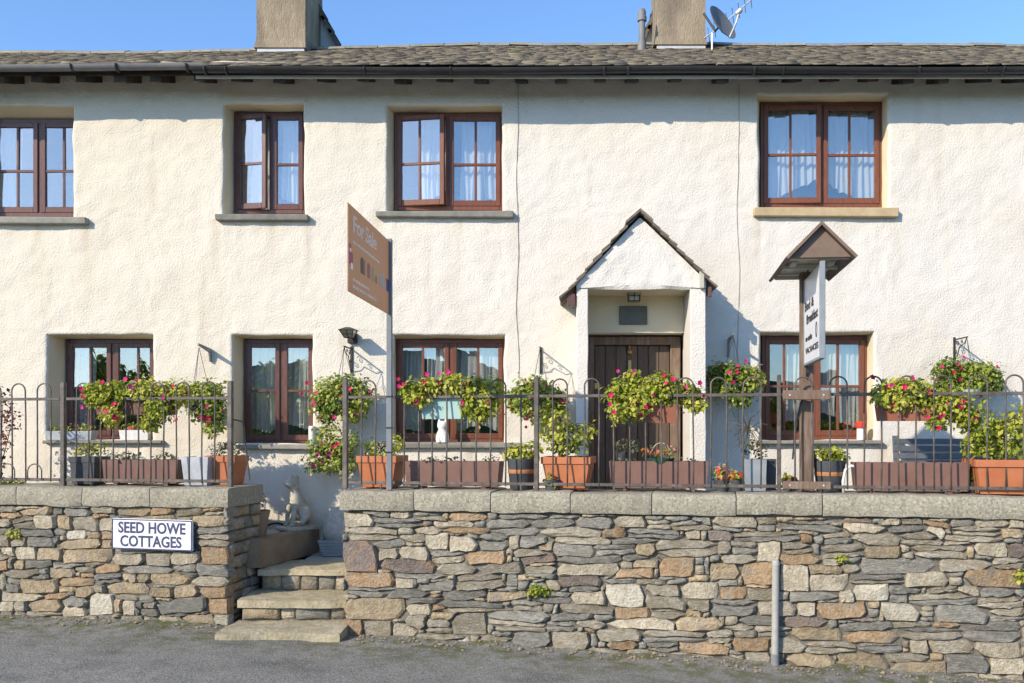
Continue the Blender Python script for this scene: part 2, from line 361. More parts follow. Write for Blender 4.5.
def rz(x, y):
    w = (W0[0]*N2[0] + W0[1]*N2[1]) - (x*N2[0] + y*N2[1])                 # metres in front of the wall
    return road_z(x) + .012*fbm(x*1.3, y*1.3, 5) + .004*fbm(x*9, y*9, 9) + .05*np.exp(-np.clip(w, 0, 9)/.22)*(.6+.5*vnoise(x*3, y*3, 4)) + .0*y
rv, rf = grid_mesh(xs, ys, rz)
w = (W0 @ N2) - rv[:, :2] @ N2
tag(obj('road', (rv, rf), ground_mats(), smooth=True, tint=np.exp(-(np.clip(w, 0, 9)/.75)**2)), kind='structure')
hv = []; hm = MB()
for k, (d, h, sd) in enumerate(((230, 8, 3), (420, 26, 8))):
    for q in range(120):
        a = -math.pi*1.05 + q/119*math.pi*1.1
        r0 = d; hh = h*(.65+.5*(fbm(np.array([q*.09]), np.array([k*7.]), sd)[0]+.3))
        hv.append((r0*math.cos(a), -10+r0*math.sin(a), -2, hh))
    n0 = len(hm.v); seg = hv[-120:]
    for x, y, z0, z1 in seg: hm.v += [(x, y, z0), (x, y, max(z1, .5)), (x*1.4, (y+10)*1.4-10, -2)]
    for q in range(119):
        a = n0+q*3; hm.f += [(a, a+3, a+4, a+1), (a+1, a+4, a+5, a+2)]
tag(obj('hills', hm, mat('far_fell', (.07,.09,.04), (.12,.12,.06), .03, .95), smooth=True), kind='structure')

# ------------------------------------------------------------------ the two street walls, stone by stone
TRACE = [  # (crop origin x, y, scale, stones): left, top, right, bottom in the enlarged view, and the stone's kind
(340, 480, 3.794, """20 122 125 180 l,40 116 185 135 g,190 120 275 145 l,278 120 402 156 g,415 124 560 152 o,605 126 683 150 g,125 146 315 178 g,352 156 510 180 l,512 152 550 180 g,552 152 683 185 g,15 180 215 230 b,225 180 280 205 b,280 180 382 205 l,390 182 567 204 o,570 186 680 208 g,100 232 250 258 g,230 206 320 236 b,320 208 410 265 l,412 215 523 272 l,485 205 528 228 g,525 206 638 266 g,645 210 683 265 l,18 232 145 350 p,145 258 220 304 l,228 252 338 300 l,340 268 480 288 g,348 287 470 316 l,482 270 630 320 o,635 275 683 315 t,152 302 360 354 p,365 320 515 356 b,525 316 683 356 b,215 354 405 374 g,145 340 200 354 b,15 352 208 408 o,212 374 288 412 l,285 372 340 388 g,290 386 438 420 g,445 356 630 414 b,635 362 683 402 g,20 408 215 440 g,175 416 340 446 g,340 432 385 450 o,385 422 555 452 g,555 424 683 458 t,590 404 683 422 g,5 452 248 530 t,252 468 350 512 l,260 448 420 468 g,365 462 683 500 g,350 500 455 528 t,250 512 332 564 b,322 530 428 580 b,425 502 560 592 b,564 500 680 538 g,0 530 90 592 o,88 538 200 610 b,200 542 292 606 l,568 538 683 576 b,275 586 470 628 b,430 600 500 630 l,520 594 683 640 b,580 576 683 592 g,492 590 530 618 b,170 608 270 622 o"""),
(500, 480, 3.365, """170 112 270 130 g,70 112 160 132 o,105 132 255 158 g,258 124 385 162 g,384 130 495 160 l,497 134 575 164 b,490 118 550 134 g,552 118 635 138 g,580 138 673 166 g,68 162 135 190 b,135 162 340 190 b,349 164 424 194 o,426 166 624 198 g,628 168 673 200 l,116 204 178 238 t,185 192 380 216 b,380 196 525 214 g,180 218 315 256 g,316 220 455 250 g,456 216 520 256 t,525 202 673 256 b,190 258 410 280 g,412 252 500 272 g,502 252 578 266 g,448 268 532 296 t,400 278 450 296 b,536 262 673 328 o,76 290 186 314 b,190 282 400 322 l,382 298 520 330 o,188 322 350 358 p,75 316 185 330 g,335 332 460 350 g,456 334 555 354 b,535 322 590 336 g,560 336 630 350 g,358 350 486 430 w,488 354 610 390 b,605 342 673 402 l,242 378 355 418 l,230 358 335 376 g,85 346 175 374 g,105 376 237 418 g,488 392 626 434 b,626 406 673 428 b,68 410 145 442 g,145 418 182 442 g,196 420 385 450 b,384 430 504 466 o,510 434 622 464 b,626 430 673 460 t,68 444 172 472 g,172 450 315 472 g,315 454 380 470 g,68 476 152 512 b,152 476 258 508 g,252 474 355 498 b,356 468 590 504 l,592 464 673 504 t,285 500 318 514 o,75 512 172 564 g,172 512 305 568 b,322 500 478 540 b,480 506 673 548 b,308 516 328 556 g,330 542 355 562 b,355 542 468 566 o,495 548 600 580 g,600 552 668 582 o,470 544 495 568 g,145 570 250 590 b,270 568 408 596 b,420 570 538 600 b,532 586 673 618 l"""),
(690, 480, 3.365, """36 134 68 166 g,75 126 222 160 l,222 130 288 150 b,288 136 515 172 g,515 148 602 176 l,225 152 285 172 g,60 174 148 206 p,148 174 372 206 b,370 184 412 212 o,420 188 450 210 g,452 178 542 216 b,548 178 606 212 b,36 206 95 264 b,97 208 136 248 b,138 210 226 252 b,228 210 304 276 l,308 212 416 248 b,412 214 436 254 g,436 216 588 262 b,588 216 606 258 t,52 264 66 320 g,65 280 168 338 t,104 252 226 280 b,180 282 285 354 o,300 250 440 284 o,304 288 400 376 l,398 290 522 316 t,510 282 592 312 b,405 318 538 380 l,540 320 606 348 g,545 350 606 406 w,36 344 100 402 l,106 360 192 402 o,75 340 160 358 g,195 364 290 404 b,295 376 330 404 b,332 378 500 408 g,500 374 560 414 l,68 404 222 456 g,225 408 358 458 b,362 410 422 458 l,422 416 595 468 o,36 462 110 504 t,120 456 162 486 l,162 460 308 486 g,310 462 466 494 p,466 472 500 498 g,500 478 606 504 g,108 490 214 506 b,222 496 335 528 b,338 498 515 542 t,516 508 606 546 o,50 508 145 546 b,145 508 225 530 b,145 532 268 578 o,36 548 132 586 g,134 572 190 604 g,295 532 395 580 b,378 544 560 588 b,562 548 606 574 g,36 588 100 620 l,105 594 160 625 b,182 582 272 622 b,275 585 325 615 g,322 584 490 634 t,490 576 606 648 t,478 590 530 606 g"""),
(850, 480, 3.362, """68 132 165 150 l,70 152 126 176 b,130 152 250 176 g,245 138 340 156 o,338 138 420 154 g,345 158 512 190 b,425 140 550 158 l,514 162 585 196 t,545 138 585 158 b,68 178 165 220 g,170 178 310 218 b,312 186 510 206 b,320 206 415 218 b,520 196 585 212 g,172 218 202 252 b,200 220 395 264 b,394 224 418 258 t,416 212 538 256 l,538 214 585 262 p,68 224 172 264 t,68 266 300 316 g,292 268 478 308 b,480 264 585 298 b,420 256 480 268 g,385 302 585 364 o,68 318 182 350 g,184 310 334 360 l,330 310 385 324 g,335 326 376 350 b,255 358 360 376 b,362 354 440 388 l,440 364 552 390 g,555 370 585 395 g,68 352 128 406 l,130 358 240 382 g,136 386 200 414 g,196 382 425 420 b,425 394 578 432 b,68 412 238 474 w,284 424 464 484 g,466 434 585 474 b,234 446 286 476 b,285 482 370 502 o,145 476 270 494 b,375 480 575 544 g,68 486 145 508 g,68 510 168 546 o,165 496 380 536 g,205 538 265 582 l,262 542 420 584 b,420 548 575 598 l,68 548 175 584 g,100 586 266 612 b,68 590 135 650 t,135 612 328 668 t,272 586 318 610 t,320 586 470 648 g,470 600 585 654 l,335 650 430 683 b,430 652 515 683 l,520 656 585 683 b"""),
(0, 480, 4.269, """0 118 75 138 b,85 118 225 148 t,225 122 265 148 g,270 120 385 154 g,395 116 490 140 b,390 142 460 162 o,490 122 555 150 t,0 140 85 164 o,45 162 155 210 b,150 152 242 206 l,240 152 308 206 t,310 158 425 214 b,425 160 490 216 l,0 168 38 206 l,0 208 55 236 g,90 214 232 240 g,232 206 285 234 g,284 212 368 254 w,368 222 430 248 t,430 222 480 252 o,0 238 46 284 b,48 250 110 284 b,115 242 232 284 g,222 242 250 268 g,248 254 435 292 t,435 256 480 290 t,5 290 62 330 l,62 290 158 338 l,158 288 262 344 t,265 296 478 352 t,478 322 555 362 l,405 362 528 398 o,0 345 40 382 o,55 348 105 378 t,110 344 225 374 g,225 354 350 374 g,18 382 165 416 b,134 404 205 424 g,208 378 320 418 t,315 374 398 396 b,345 398 402 418 o,0 408 22 480 b,25 420 90 444 g,12 446 88 480 g,88 426 250 484 t,255 420 402 452 o,405 402 515 446 g,252 456 325 482 t,325 454 402 502 t,402 448 450 478 b,452 442 555 492 t,0 486 175 518 l,185 484 290 506 o,0 522 58 564 l,62 522 118 558 b,122 508 268 560 t,268 504 375 538 g,378 486 488 578 w,488 512 520 572 t,520 516 555 580 l,60 558 105 582 b,112 562 250 582 b,265 542 370 582 l,0 566 55 588 b,200 580 300 608 t,310 582 420 615 l,410 582 555 630 g,515 372 555 400 g,500 492 555 512 b"""),
(120, 480, 4.269, """44 118 130 150 t,130 124 230 150 o,232 122 355 156 b,355 120 440 132 o,360 134 440 152 b,310 156 440 200 t,318 204 465 230 g,312 236 462 282 b,348 286 465 358 o,214 308 338 358 l,108 312 214 366 b,44 318 105 366 b,44 366 225 398 g,225 364 322 392 g,325 364 460 410 g,44 402 125 430 t,128 402 298 446 t,210 394 330 412 g,305 414 455 454 b,44 438 130 490 t,110 458 232 496 t,140 446 240 460 g,232 450 345 500 t,330 460 460 500 o,75 496 150 520 g,162 504 375 564 g,375 508 465 570 o,100 524 165 548 b,85 550 175 580 g,180 566 300 578 g,160 578 262 614 l,275 574 398 614 t,400 576 468 614 b,44 582 100 605 b,105 612 310 642 t,345 616 430 650 b"""),
]
def parse():
    out = []
    for ox, oy, k, s in TRACE:
        for q in s.split(','):
            a = q.split(); x0, y0, x1, y1 = (float(w) for w in a[:4])
            out.append((ox + x0/k, oy + y0/k, ox + x1/k, oy + y1/k, a[4]))
    return out
def unseam(sd):
    """stones cut by the edge of an enlarged view: join the two halves, and stagger the joints that remain"""
    for B in (520, 700, 870, 130):
        Ls = [q for q in sd if abs(q[2]-B) < 2.6 and q[0] < B-4]; Rs = [q for q in sd if abs(q[0]-B) < 3.2 and q[2] > B+4]
        keep = [q for q in sd if q not in Ls and q not in Rs]
        used = set()
        for a in Ls:
            hit = None
            for i, b in enumerate(Rs):
                ov = min(a[3], b[3]) - max(a[1], b[1]); mx = max(a[3]-a[1], b[3]-b[1])
                if i not in used and ov > .55*mx and b[2]-a[0] < 74: hit = i; break
            if hit is not None:
                b = Rs[hit]; used.add(hit); keep.append((a[0], (a[1]+b[1])/2, b[2], (a[3]+b[3])/2, a[4]))
            else: keep.append((a[0], a[1], B + 13*float(vnoise((a[1]+a[3])/18, B, 6)), a[3], a[4]))
        for i, b in enumerate(Rs):
            if i not in used: keep.append((B + 13*float(vnoise((b[1]+b[3])/18, B, 6)), b[1], b[2], b[3], b[4]))
        sd = keep
    out = []
    for q in sd:                                          # the slaty stones are mostly two or three thin leaves
        w_, h_ = q[2]-q[0], q[3]-q[1]
        if q[4] in 'gb' and h_ > 8.4 and w_ > 1.7*h_ and random.random() < .5:
            m_ = q[1] + h_*random.uniform(.38, .62); o_ = random.uniform(-.12, .12)*w_
            out += [(q[0], q[1], q[2]-max(o_, 0), m_-.2, q[4]), (q[0]+max(-o_, 0), m_+.2, q[2], q[3], random.choice('gb'+q[4]))]
        else: out.append(q)
    return [q for q in out if q[2]-q[0] > 3]
def stone_mesh(poly, tz, depth=.1, j=.006):
    """poly: list of (s, z) on the wall face, anticlockwise; returns an MB in world space. tz maps (s, t, z) to the world."""
    poly = np.array(poly); c = poly.mean(0); n = len(poly)
    size = np.minimum(*(poly.max(0) - poly.min(0)))
    proud = random.uniform(-.010, .018); tx = random.uniform(-.12, .12); tzl = random.uniform(-.16, .10)
    def ring(k, t, jj):
        out = []
        for p in poly:
            q = c + (p - c) * k + rng.uniform(-jj, jj, 2)
            tt = t + (q[0]-c[0])*tx*.4 + (q[1]-c[1])*tzl + rng.uniform(-jj, jj)*1.5
            out.append((q[0], tt, q[1]))
        return out
    ins = max(.6, 1 - .013/max(size, .03)*random.uniform(.7, 1.5))
    vs = ring(1.02, depth, 0) + ring(1.0, .008 - proud, j*.6) + ring(ins, -.010 - proud, j) + [(c[0], -.012 - proud + random.uniform(-.006, .006), c[1])]
    fs = []
    for r in range(2):
        for i in range(n):
            a = r*n+i; b = r*n+(i+1) % n; fs.append((a, b, b+n, a+n))
    for i in range(n): fs.append((2*n+i, 2*n+(i+1) % n, 3*n))
    m = MB(); m.add([tz(*v) for v in vs], fs); return m
def layout(seeds, inside, x0, x1, y0, y1, K=2):
    """tile the wall face: every pixel goes to its nearest traced stone; what no stone claims is filled by packing stones"""
    nx, ny = int((x1-x0)*K), int((y1-y0)*K)
    gx = x0 + (np.arange(nx)+.5)/K; gy = y0 + (np.arange(ny)+.5)/K
    GX, GY = np.meshgrid(gx, gy)
    wob = 1.1*vnoise(GX/9, GY/6, 3); wob2 = 1.1*vnoise(GX/9, GY/6, 4)
    ok = inside(GX, GY)
    best = np.full((ny, nx), 9e9); idx = np.full((ny, nx), -1)
    def put(i, sd):
        a, b, c, d, _ = sd; r = min(2.2, (c-a)*.25, (d-b)*.3)
        cx, cy, hw, hh = (a+c)/2, (b+d)/2, (c-a)/2-r, (d-b)/2-r
        sl = random.uniform(-.07, .07)
        i0, i1 = max(0, int((a-8-x0)*K)), min(nx, int((c+8-x0)*K)); j0, j1 = max(0, int((b-8-y0)*K)), min(ny, int((d+8-y0)*K))
        if i1 <= i0 or j1 <= j0: return
        X = GX[j0:j1, i0:i1] + wob[j0:j1, i0:i1] - cx; Y = GY[j0:j1, i0:i1] + wob2[j0:j1, i0:i1] - cy + sl*X
        qx, qy = np.abs(X)-hw, np.abs(Y)-hh
        dd = np.hypot(np.maximum(qx, 0), np.maximum(qy, 0)) + np.minimum(np.maximum(qx, qy), 0) - r
        s = best[j0:j1, i0:i1]; m = dd < s
        s[m] = dd[m]; idx[j0:j1, i0:i1][m] = i
    for i, sd in enumerate(seeds): put(i, sd)
    ntr = len(seeds); seeds = list(seeds)
    for it in range(3):
        free = ok & (best > (1.3, .9, .9)[it]); lab = np.zeros((ny, nx), int)
        done = np.zeros((ny, nx), bool); new = []
        for j, i in zip(*np.nonzero(free)):
            if done[j, i]: continue
            st = [(j, i)]; done[j, i] = True; comp = []
            lim_x, lim_y = random.randint(22, 46)*K, random.randint(7, 13)*K
            bx0 = bx1 = i; by0 = by1 = j
            while st:
                a, b = st.pop(); comp.append((a, b))
                for da, db in ((0,1),(0,-1),(1,0),(-1,0)):
                    e, g = a+da, b+db
                    if 0 <= e < ny and 0 <= g < nx and free[e, g] and not done[e, g] and abs(g-i) < lim_x/1.2 and 0 <= e-j < lim_y and abs(g-i) <= lim_x:
                        done[e, g] = True; st.append((e, g))
            if len(comp) < 14*K*K: continue
            A = np.array(comp); a0, a1 = np.percentile(A[:,0], [4, 96]); b0, b1 = np.percentile(A[:,1], [4, 96])
            if (a1-a0) < 2*K or (b1-b0) < 3*K: continue
            new.append((x0+b0/K, y0+a0/K, x0+b1/K, y0+a1/K, random.choices('gbltop', (6,5,2,3,1,1))[0]))
        for sd in new: seeds.append(sd); put(len(seeds)-1, sd)
    out = []
    idx[(best > 2.2) | ~ok] = -1
    for i, sd in enumerate(seeds):
        a, b, c, d, k = sd
        i0, i1 = max(0, int((a-6-x0)*K)), min(nx, int((c+6-x0)*K)); j0, j1 = max(0, int((b-6-y0)*K)), min(ny, int((d+6-y0)*K))
        sub = idx[j0:j1, i0:i1] == i if i1 > i0 and j1 > j0 else np.zeros((1,1), bool)
        if sub.sum() < 10*K*K: continue
        js, is_ = np.nonzero(sub); cy, cx = js.mean(), is_.mean()
        hw, hh = (is_.max()-is_.min()+1)/2, (js.max()-js.min()+1)/2
        per = [(-1,-.15),(-1,1),(-.35,1),(.3,1),(1,1),(1,.1),(1,-1),(.35,-1),(-.3,-1),(-1,-1)]
        if hw > 3.2*hh: per = [(-1,0),(-1,1),(-.5,1),(0,1),(.5,1),(1,1),(1,0),(1,-1),(.5,-1),(0,-1),(-.5,-1),(-1,-1)]
        poly = []
        for u, v in per:
            if abs(u) == 1 and abs(v) == 1: q_ = random.uniform(.80, 1.0); u *= q_; v *= random.uniform(.86, 1.0)
            r = 0
            while r < 1.5:
                X, Y = int(round(cx + u*hw*(r+.02))), int(round(cy + v*hh*(r+.02)))
                if not (0 <= X < sub.shape[1] and 0 <= Y < sub.shape[0] and sub[Y, X]): break
                r += .02
            L = math.hypot(u*hw, v*hh)*r; r = r*max(0, L - .28*K)/max(L, 1e-6)      # joint
            poly.append((x0 + (i0 + cx + .5 + u*hw*r)/K, y0 + (j0 + cy + .5 + v*hh*r)/K))
        out.append((poly, k, i < ntr, sub.sum()))
    return out
COPE_Z = 1.16; TH = .62
def coping_bottom_px(x): return np.interp(x, [-60, 0, 229, 345, 690, 1024, 1100], [505.3, 505.6, 506.3, 510.6, 516, 519, 519.8])
def base_px(x): return np.interp(x, [-60, 0, 100, 229, 340, 345, 500, 690, 770, 900, 1024, 1100], [622, 623, 626, 633, 640, 648, 652, 662, 666, 678, 692, 700])
def build_wall(label, x0, x1, seeds, end_lo, end_hi, copes, clamp, far_lo, far_hi):
    s0, _ = WS(x0, 500); s1, _ = WS(x1, 500)
    t = thing('stone_wall', WF((s0+s1)/2, TH/2, road_z(WF((s0+s1)/2, 0, 0)[0])-.05), label, 'wall')
    sA, sB = s0 - far_lo, s1 + far_hi
    zb = -.75
    z_under = COPE_Z - .172
    m = MB(); m.box(sA + .05, sB - .05, .026, TH - .05, zb, z_under + .01, T=lambda p: WF(*p)); obj('mortar_core', m, M['core'], t)
    cells = layout(seeds, lambda X, Y: (Y > coping_bottom_px(X)+.3) & (Y < base_px(X)+3) & (X > clamp[0]) & (X < clamp[1]), int(x0)-8, int(x1)+8, 500, 705)
    cells.sort(key=lambda c: -c[3]); pack = {}
    for i, (poly, k, traced, area) in enumerate(cells):
        pts = [WS(px, py) for px, py in poly][::-1]
        mb = stone_mesh(pts, WF)
        if i < 290: smooth_angle(obj('stone', mb, STONE[k], t), 34)
        else: pack.setdefault(k, MB()).add(mb.v, mb.f)
    for k, mb in pack.items(): tag(obj('packing_stone', mb, STONE[k], t, smooth=True), kind='stuff')
    # end faces: coursed rubble seen edge on
    for s_end, sg, on in ((sA, -1, end_lo), (sB, 1, end_hi)):
        if not on: continue
        z = -.3
        while z < z_under - .03:
            h = min(random.uniform(.05, .13), z_under - z)
            if z_under - z - h < .035: h = z_under - z
            y = .035
            while y < TH - .05:
                w_ = min(random.uniform(.1, .32), TH - y)
                if TH - y - w_ < .08: w_ = TH - y
                g = .006; pts = []
                for u, v in ((0,0),(.33,0),(.67,0),(1,0),(1,.5),(1,1),(.67,1),(.33,1),(0,1),(0,.5)):
                    pts.append((y + g + u*(w_-2*g) + random.uniform(-.006,.006), z + g + v*(h-2*g) + random.uniform(-.006,.006)))
                mb = stone_mesh(pts, lambda a, d, zz: WF(s_end + sg*(-.03 - d), a, zz)); obj('stone', mb, STONE[random.choices('gbtol', (6,5,3,2,1))[0]], t, smooth=True)
                y += w_
            z += h
    # coping
    for i in range(len(copes)-1):
        a, b = copes[i] + .004, copes[i+1] - .004
        m = MB(); nn = max(2, int((b-a)/.025)); vs = []; fs = []
        prof = [(-.035,0.),(-.045,.03),(-.045,.14),(-.03,.168),(0.,.176),(TH-.02,.178),(TH+.02,.165),(TH+.03,.14),(TH+.03,0.)]
        for q in range(nn+1):
            s = a + (b-a)*q/nn; e = .018 if q in (0, nn) else 0
            dz = .009*vnoise(s*2.2, i, 7)
            for pt, pz in prof:
                cy_ = .5*TH; vs.append(WF(s, cy_ + (pt-cy_)*(1-e) + .011*vnoise(s*7, pz*30+pt*9, 3) + .006*vnoise(s*23, pz*60, 5), COPE_Z-.176 + (pz if pz == 0 else pz*(1-e*.6)) + float(dz) + .008*float(vnoise(s*9, pt*9+pz*20, 8))))
        n_ = len(prof)
        for q in range(nn):
            for k in range(n_): fs.append((q*n_+k, q*n_+(k+1) % n_, (q+1)*n_+(k+1) % n_, (q+1)*n_+k))
        fs.append(tuple(range(n_))); fs.append(tuple(range(nn*n_, (nn+1)*n_))[::-1])
        m.add(vs, fs); smooth_angle(obj('coping_stone', m, M['cope'], t), 50)
    return t
sd = unseam(parse())
def Sx(px): return WS(px, 500)[0]
lft = [q for q in sd if q[0] < 235]
for q in range(0): pass
wallL = build_wall('low rubble stone wall carrying the street name plate, left of the steps', -40, 229, lft, False, True,
           [Sx(-40)-1.2, Sx(-40), Sx(19), Sx(84), Sx(152), Sx(230)], (-40, 229), 1.2, 0)
rgt = [q for q in sd if q[0] > 330]
wallR = build_wall('long taller rubble stone wall right of the steps, galvanised pole in front', 342, 1070, rgt, True, False,
           [Sx(340.5), Sx(415), Sx(491.5), Sx(571), Sx(652), Sx(736), Sx(822), Sx(1046), Sx(1070)+1.4], (342, 1070), 0, 1.4)

# crumbs of stone fallen along the wall foot
mb = MB()
for _ in range(520):
    s_ = random.uniform(Sx(-20), Sx(1060)); tt = -abs(random.gauss(.03, .13)) - .03
    x, y, _z = WF(s_, tt, 0); r_ = random.uniform(.006, .02)*(1.4 if random.random() < .1 else 1)
    if -3.1 < x < -1.9 and y > -2.2: continue
    z = float(rz(np.array(x), np.array(y))) + r_*.3
    mb.add([(x+r_*random.uniform(.7,1.3)*a, y+r_*random.uniform(.7,1.3)*b, z+r_*c*.7) for a, b, c in ((1,0,0),(0,1,0),(-1,0,0),(0,-1,0),(0,0,1),(0,0,-1))], [(0,1,4),(1,2,4),(2,3,4),(3,0,4),(1,0,5),(2,1,5),(3,2,5),(0,3,5)])
tag(obj('gravel', mb, STONE['t']), 'loose stone crumbs along the foot of the street walls', 'gravel', kind='stuff')

# ------------------------------------------------------------------ steps, terraces
TZ = .64; LZ = .365
st = thing('stone_steps', (-2.5, -1.6, -.15), 'flight of worn sandstone steps climbing between the two stone walls', 'steps')
def slab(x0, x1, y0, y1, ztop, th, m, name='tread', parent=st, skew=0):
    mb = MB(); nx = 22; ny = 6; vs = []; fs = []
    X = np.linspace(x0, x1, nx); Y = np.linspace(y0, y1, ny); sd_ = random.randint(0, 99)
    for lay, z in ((0, ztop), (1, ztop-th)):
        for j, y in enumerate(Y):
            for x in X:
                e = .03*float(vnoise(x*3, sd_, 2)) + .012*float(vnoise(x*11, sd_, 4)) if j == 0 else 0
                yy = y + e + skew*(x-x0)
                zz = z + (.012*float(vnoise(x*3, y*5, sd_)) + .005*float(vnoise(x*12, y*12, sd_)) - (.012 if j == 0 and lay == 0 else 0) if lay == 0 else 0)
                vs.append((x, yy, zz))
        # a lip row to round the nosing
    n1 = nx*ny
    for j in range(ny-1):
        for i in range(nx-1):
            a = j*nx+i; fs += [(a, a+1, a+1+nx, a+nx), (a+n1, a+nx+n1, a+1+nx+n1, a+1+n1)]
    for i in range(nx-1): fs += [(i, i+n1, i+1+n1, i+1), ((ny-1)*nx+i, (ny-1)*nx+i+1, (ny-1)*nx+i+1+n1, (ny-1)*nx+i+n1)]
    for j in range(ny-1): fs += [(j*nx, (j+1)*nx, (j+1)*nx+n1, j*nx+n1), (j*nx+nx-1, j*nx+nx-1+n1, (j+1)*nx+nx-1+n1, (j+1)*nx+nx-1)]
    mb.add(vs, fs); return smooth_angle(obj(name, mb, m, parent), 45)
XR = -2.06
slab(-3.08, -2.0, -2.0, -1.45, -.06, .10, M['step'])
slab(-3.06, XR, -1.56, -.98, .14, .075, M['step'])
slab(-3.02, XR, -1.10, -.55, .365, .075, M['step'])
obj('step_core', MB().box(-3.03, XR, -1.49, -.9, -.4, .065).box(-3.0, XR, -1.03, -.02, -.3, .289), M['core'], st)
for zlo, zhi, y, xa in ((-.045, .066, -1.50, -3.03), (.14, .291, -1.04, -3.0)):
    x = xa
    while x < XR - .03:
        w_ = min(random.uniform(.14, .36), XR - x)
        if XR - x - w_ < .1: w_ = XR - x
        pts = [(x + .006 + u*(w_-.012), zlo + .004 + v*(zhi-zlo-.008) + random.uniform(-.006,.006)) for u, v in ((0,0),(.33,0),(.67,0),(1,0),(1,.5),(1,1),(.67,1),(.33,1),(0,1),(0,.5))]
        obj('riser_stone', stone_mesh(pts, lambda a, d, zz: (a, y + .0 + d, zz), .05, .004), STONE[random.choice('lbtg')], st, smooth=True); x += w_
y = -.545                                                    # landing flags back to the house
k = 0
while y < -.05:
    w_ = min(.5, -.04 - y); slab(-2.74, XR+.4, y+.004, y + w_ - .004, LZ + .002*k, .07, M['flag'], 'landing_flag'); y += w_; k += 1
# left terrace with its edging slab, right terrace
lt = tag(thing('left_terrace', (-5, -.6, 0), None, None), kind='structure')
obj('terrace_fill', MB().prism([(-9, -.5), (-2.86, -.5), (-2.86, TZ-.05), (-9, TZ-.05)], -.55, -.0), M['core'], lt)
m = MB(); vs = [(-2.98,-1.12),(-2.72,-.02),(-2.90,-.02),(-3.16,-1.12)]
m.add([(x, y, TZ-.27) for x, y in vs] + [(x, y, TZ) for x, y in vs], [(3,2,1,0),(4,5,6,7),(0,1,5,4),(1,2,6,5),(2,3,7,6),(3,0,4,7)]); obj('edging_slab', m, M['kerb'], lt)
for i in range(12):
    x1 = -2.93 - i*.52
    for y0, y1 in ((-1.1, -.55), (-.55, -.03)):
        xa = x1 - .52 + (.0 if i else .0); xb = x1 - .006
        if i == 0: xb = -3.17 if y0 < -.6 else -3.03
        if xa > -8.9 and y0 > W0[1] + (xb-W0[0])*-.158 + TH + .05: slab(xa, xb, y0+.004, y1-.004, TZ-.004, .05, M['flag'], 'flagstone', lt)
rt = tag(thing('right_terrace', (2, -.8, 0), None, None), kind='structure')
obj('terrace_fill', MB().add([WF(.02, TH-.06, .3), (7, -2.45, .3), (7, -.01, .3), (XR+.02, -.01, .3), WF(.02, TH-.06, TZ-.03), (7, -2.45, TZ-.03), (7, -.01, TZ-.03), (XR+.02, -.01, TZ-.03)],
    [(3,2,1,0),(4,5,6,7),(0,1,5,4),(1,2,6,5),(2,3,7,6),(3,0,4,7)]), M['core'], rt)
for i in range(14):
    xa = XR + .04 + i*.6
    if xa > 6.5: break
    for y0, y1 in ((-1.62, -1.12), (-1.12, -.57), (-.57, -.03)):
        if y0 < WF((xa-W0[0]), TH, 0)[1] + .02: continue
        slab(xa, xa+.594, y0+.003, y1-.003, TZ, .045, M['flag'], 'flagstone', rt)
# ------------------------------------------------------------------ the house
HX0, HX1 = -8.2, 7.2
house = thing('cottage_row', (0, 0, TZ - .4), 'long cream roughcast cottage row with brown windows, slate roof and gabled porch', 'house')
#        opening in the facade           frame outline at its depth      mull bars(px)         hz   sill y0 y1 x0 x1  mat     open  depth
WIN = [
 dict(o=(-22, 106, 72, 217), f=(-9, 120, 90, 217.5), mull=41.5, bars=(19.5, 65.5), hz=172, sill=(217, 223.5, -34, 86), wood='woodd', r=.24, open=0, sm='sill'),
 dict(o=(224, 104, 303.5, 214), f=(235, 112.5, 307, 214.5), mull=272, bars=(), hz=165.5, sill=(214, 220.5, 215, 308), wood='woodd', r=.24, open=12.5, sm='sill'),
 dict(o=(387.5, 105.5, 502, 211), f=(395, 113.5, 503.5, 211), mull=448, bars=(421, 476), hz=165.5, sill=(211, 217, 376, 514), wood='wood', r=.22, open=9, sm='sill'),
 dict(o=(759, 94.5, 888, 208), f=(760, 103, 881, 208.5), mull=821, bars=(789.5, 848.5), hz=156, sill=(208, 216.5, 754, 898), wood='wood', r=.22, open=3, sm='sillt'),
 dict(o=(47, 335, 152, 440), f=(67, 339.5, 159, 440), mull=114.5, bars=(92, 139.5), hz=388, sill=(440, 444, 42, 162), wood='woodd', r=.30, open=0, sm='sill'),
 dict(o=(233, 335.5, 312, 444), f=(245, 339.5, 317, 444.5), mull=282.5, bars=(), hz=391, sill=(444.5, 449.5, 236, 326), wood='woodd', r=.26, open=0, sm='sill'),
 dict(o=(393, 335.5, 504, 443), f=(396, 339.5, 506, 443), mull=451, bars=(423.5, 478.5), hz=388, sill=(442.5, 448, 392, 521), wood='wood', r=.22, open=0, sm='sill'),
 dict(o=(761, 332.5, 874, 440), f=(761.5, 336, 866, 440), mull=813.5, bars=(783.5, 837), hz=386.5, sill=(440, 444.5, 757, 882), wood='wood', r=.22, open=0, sm='sill'),
]
def fx(px, d=D): return (px - CX)/F*d
def fz(py, d=D): return EYE + (CY - py)/F*d
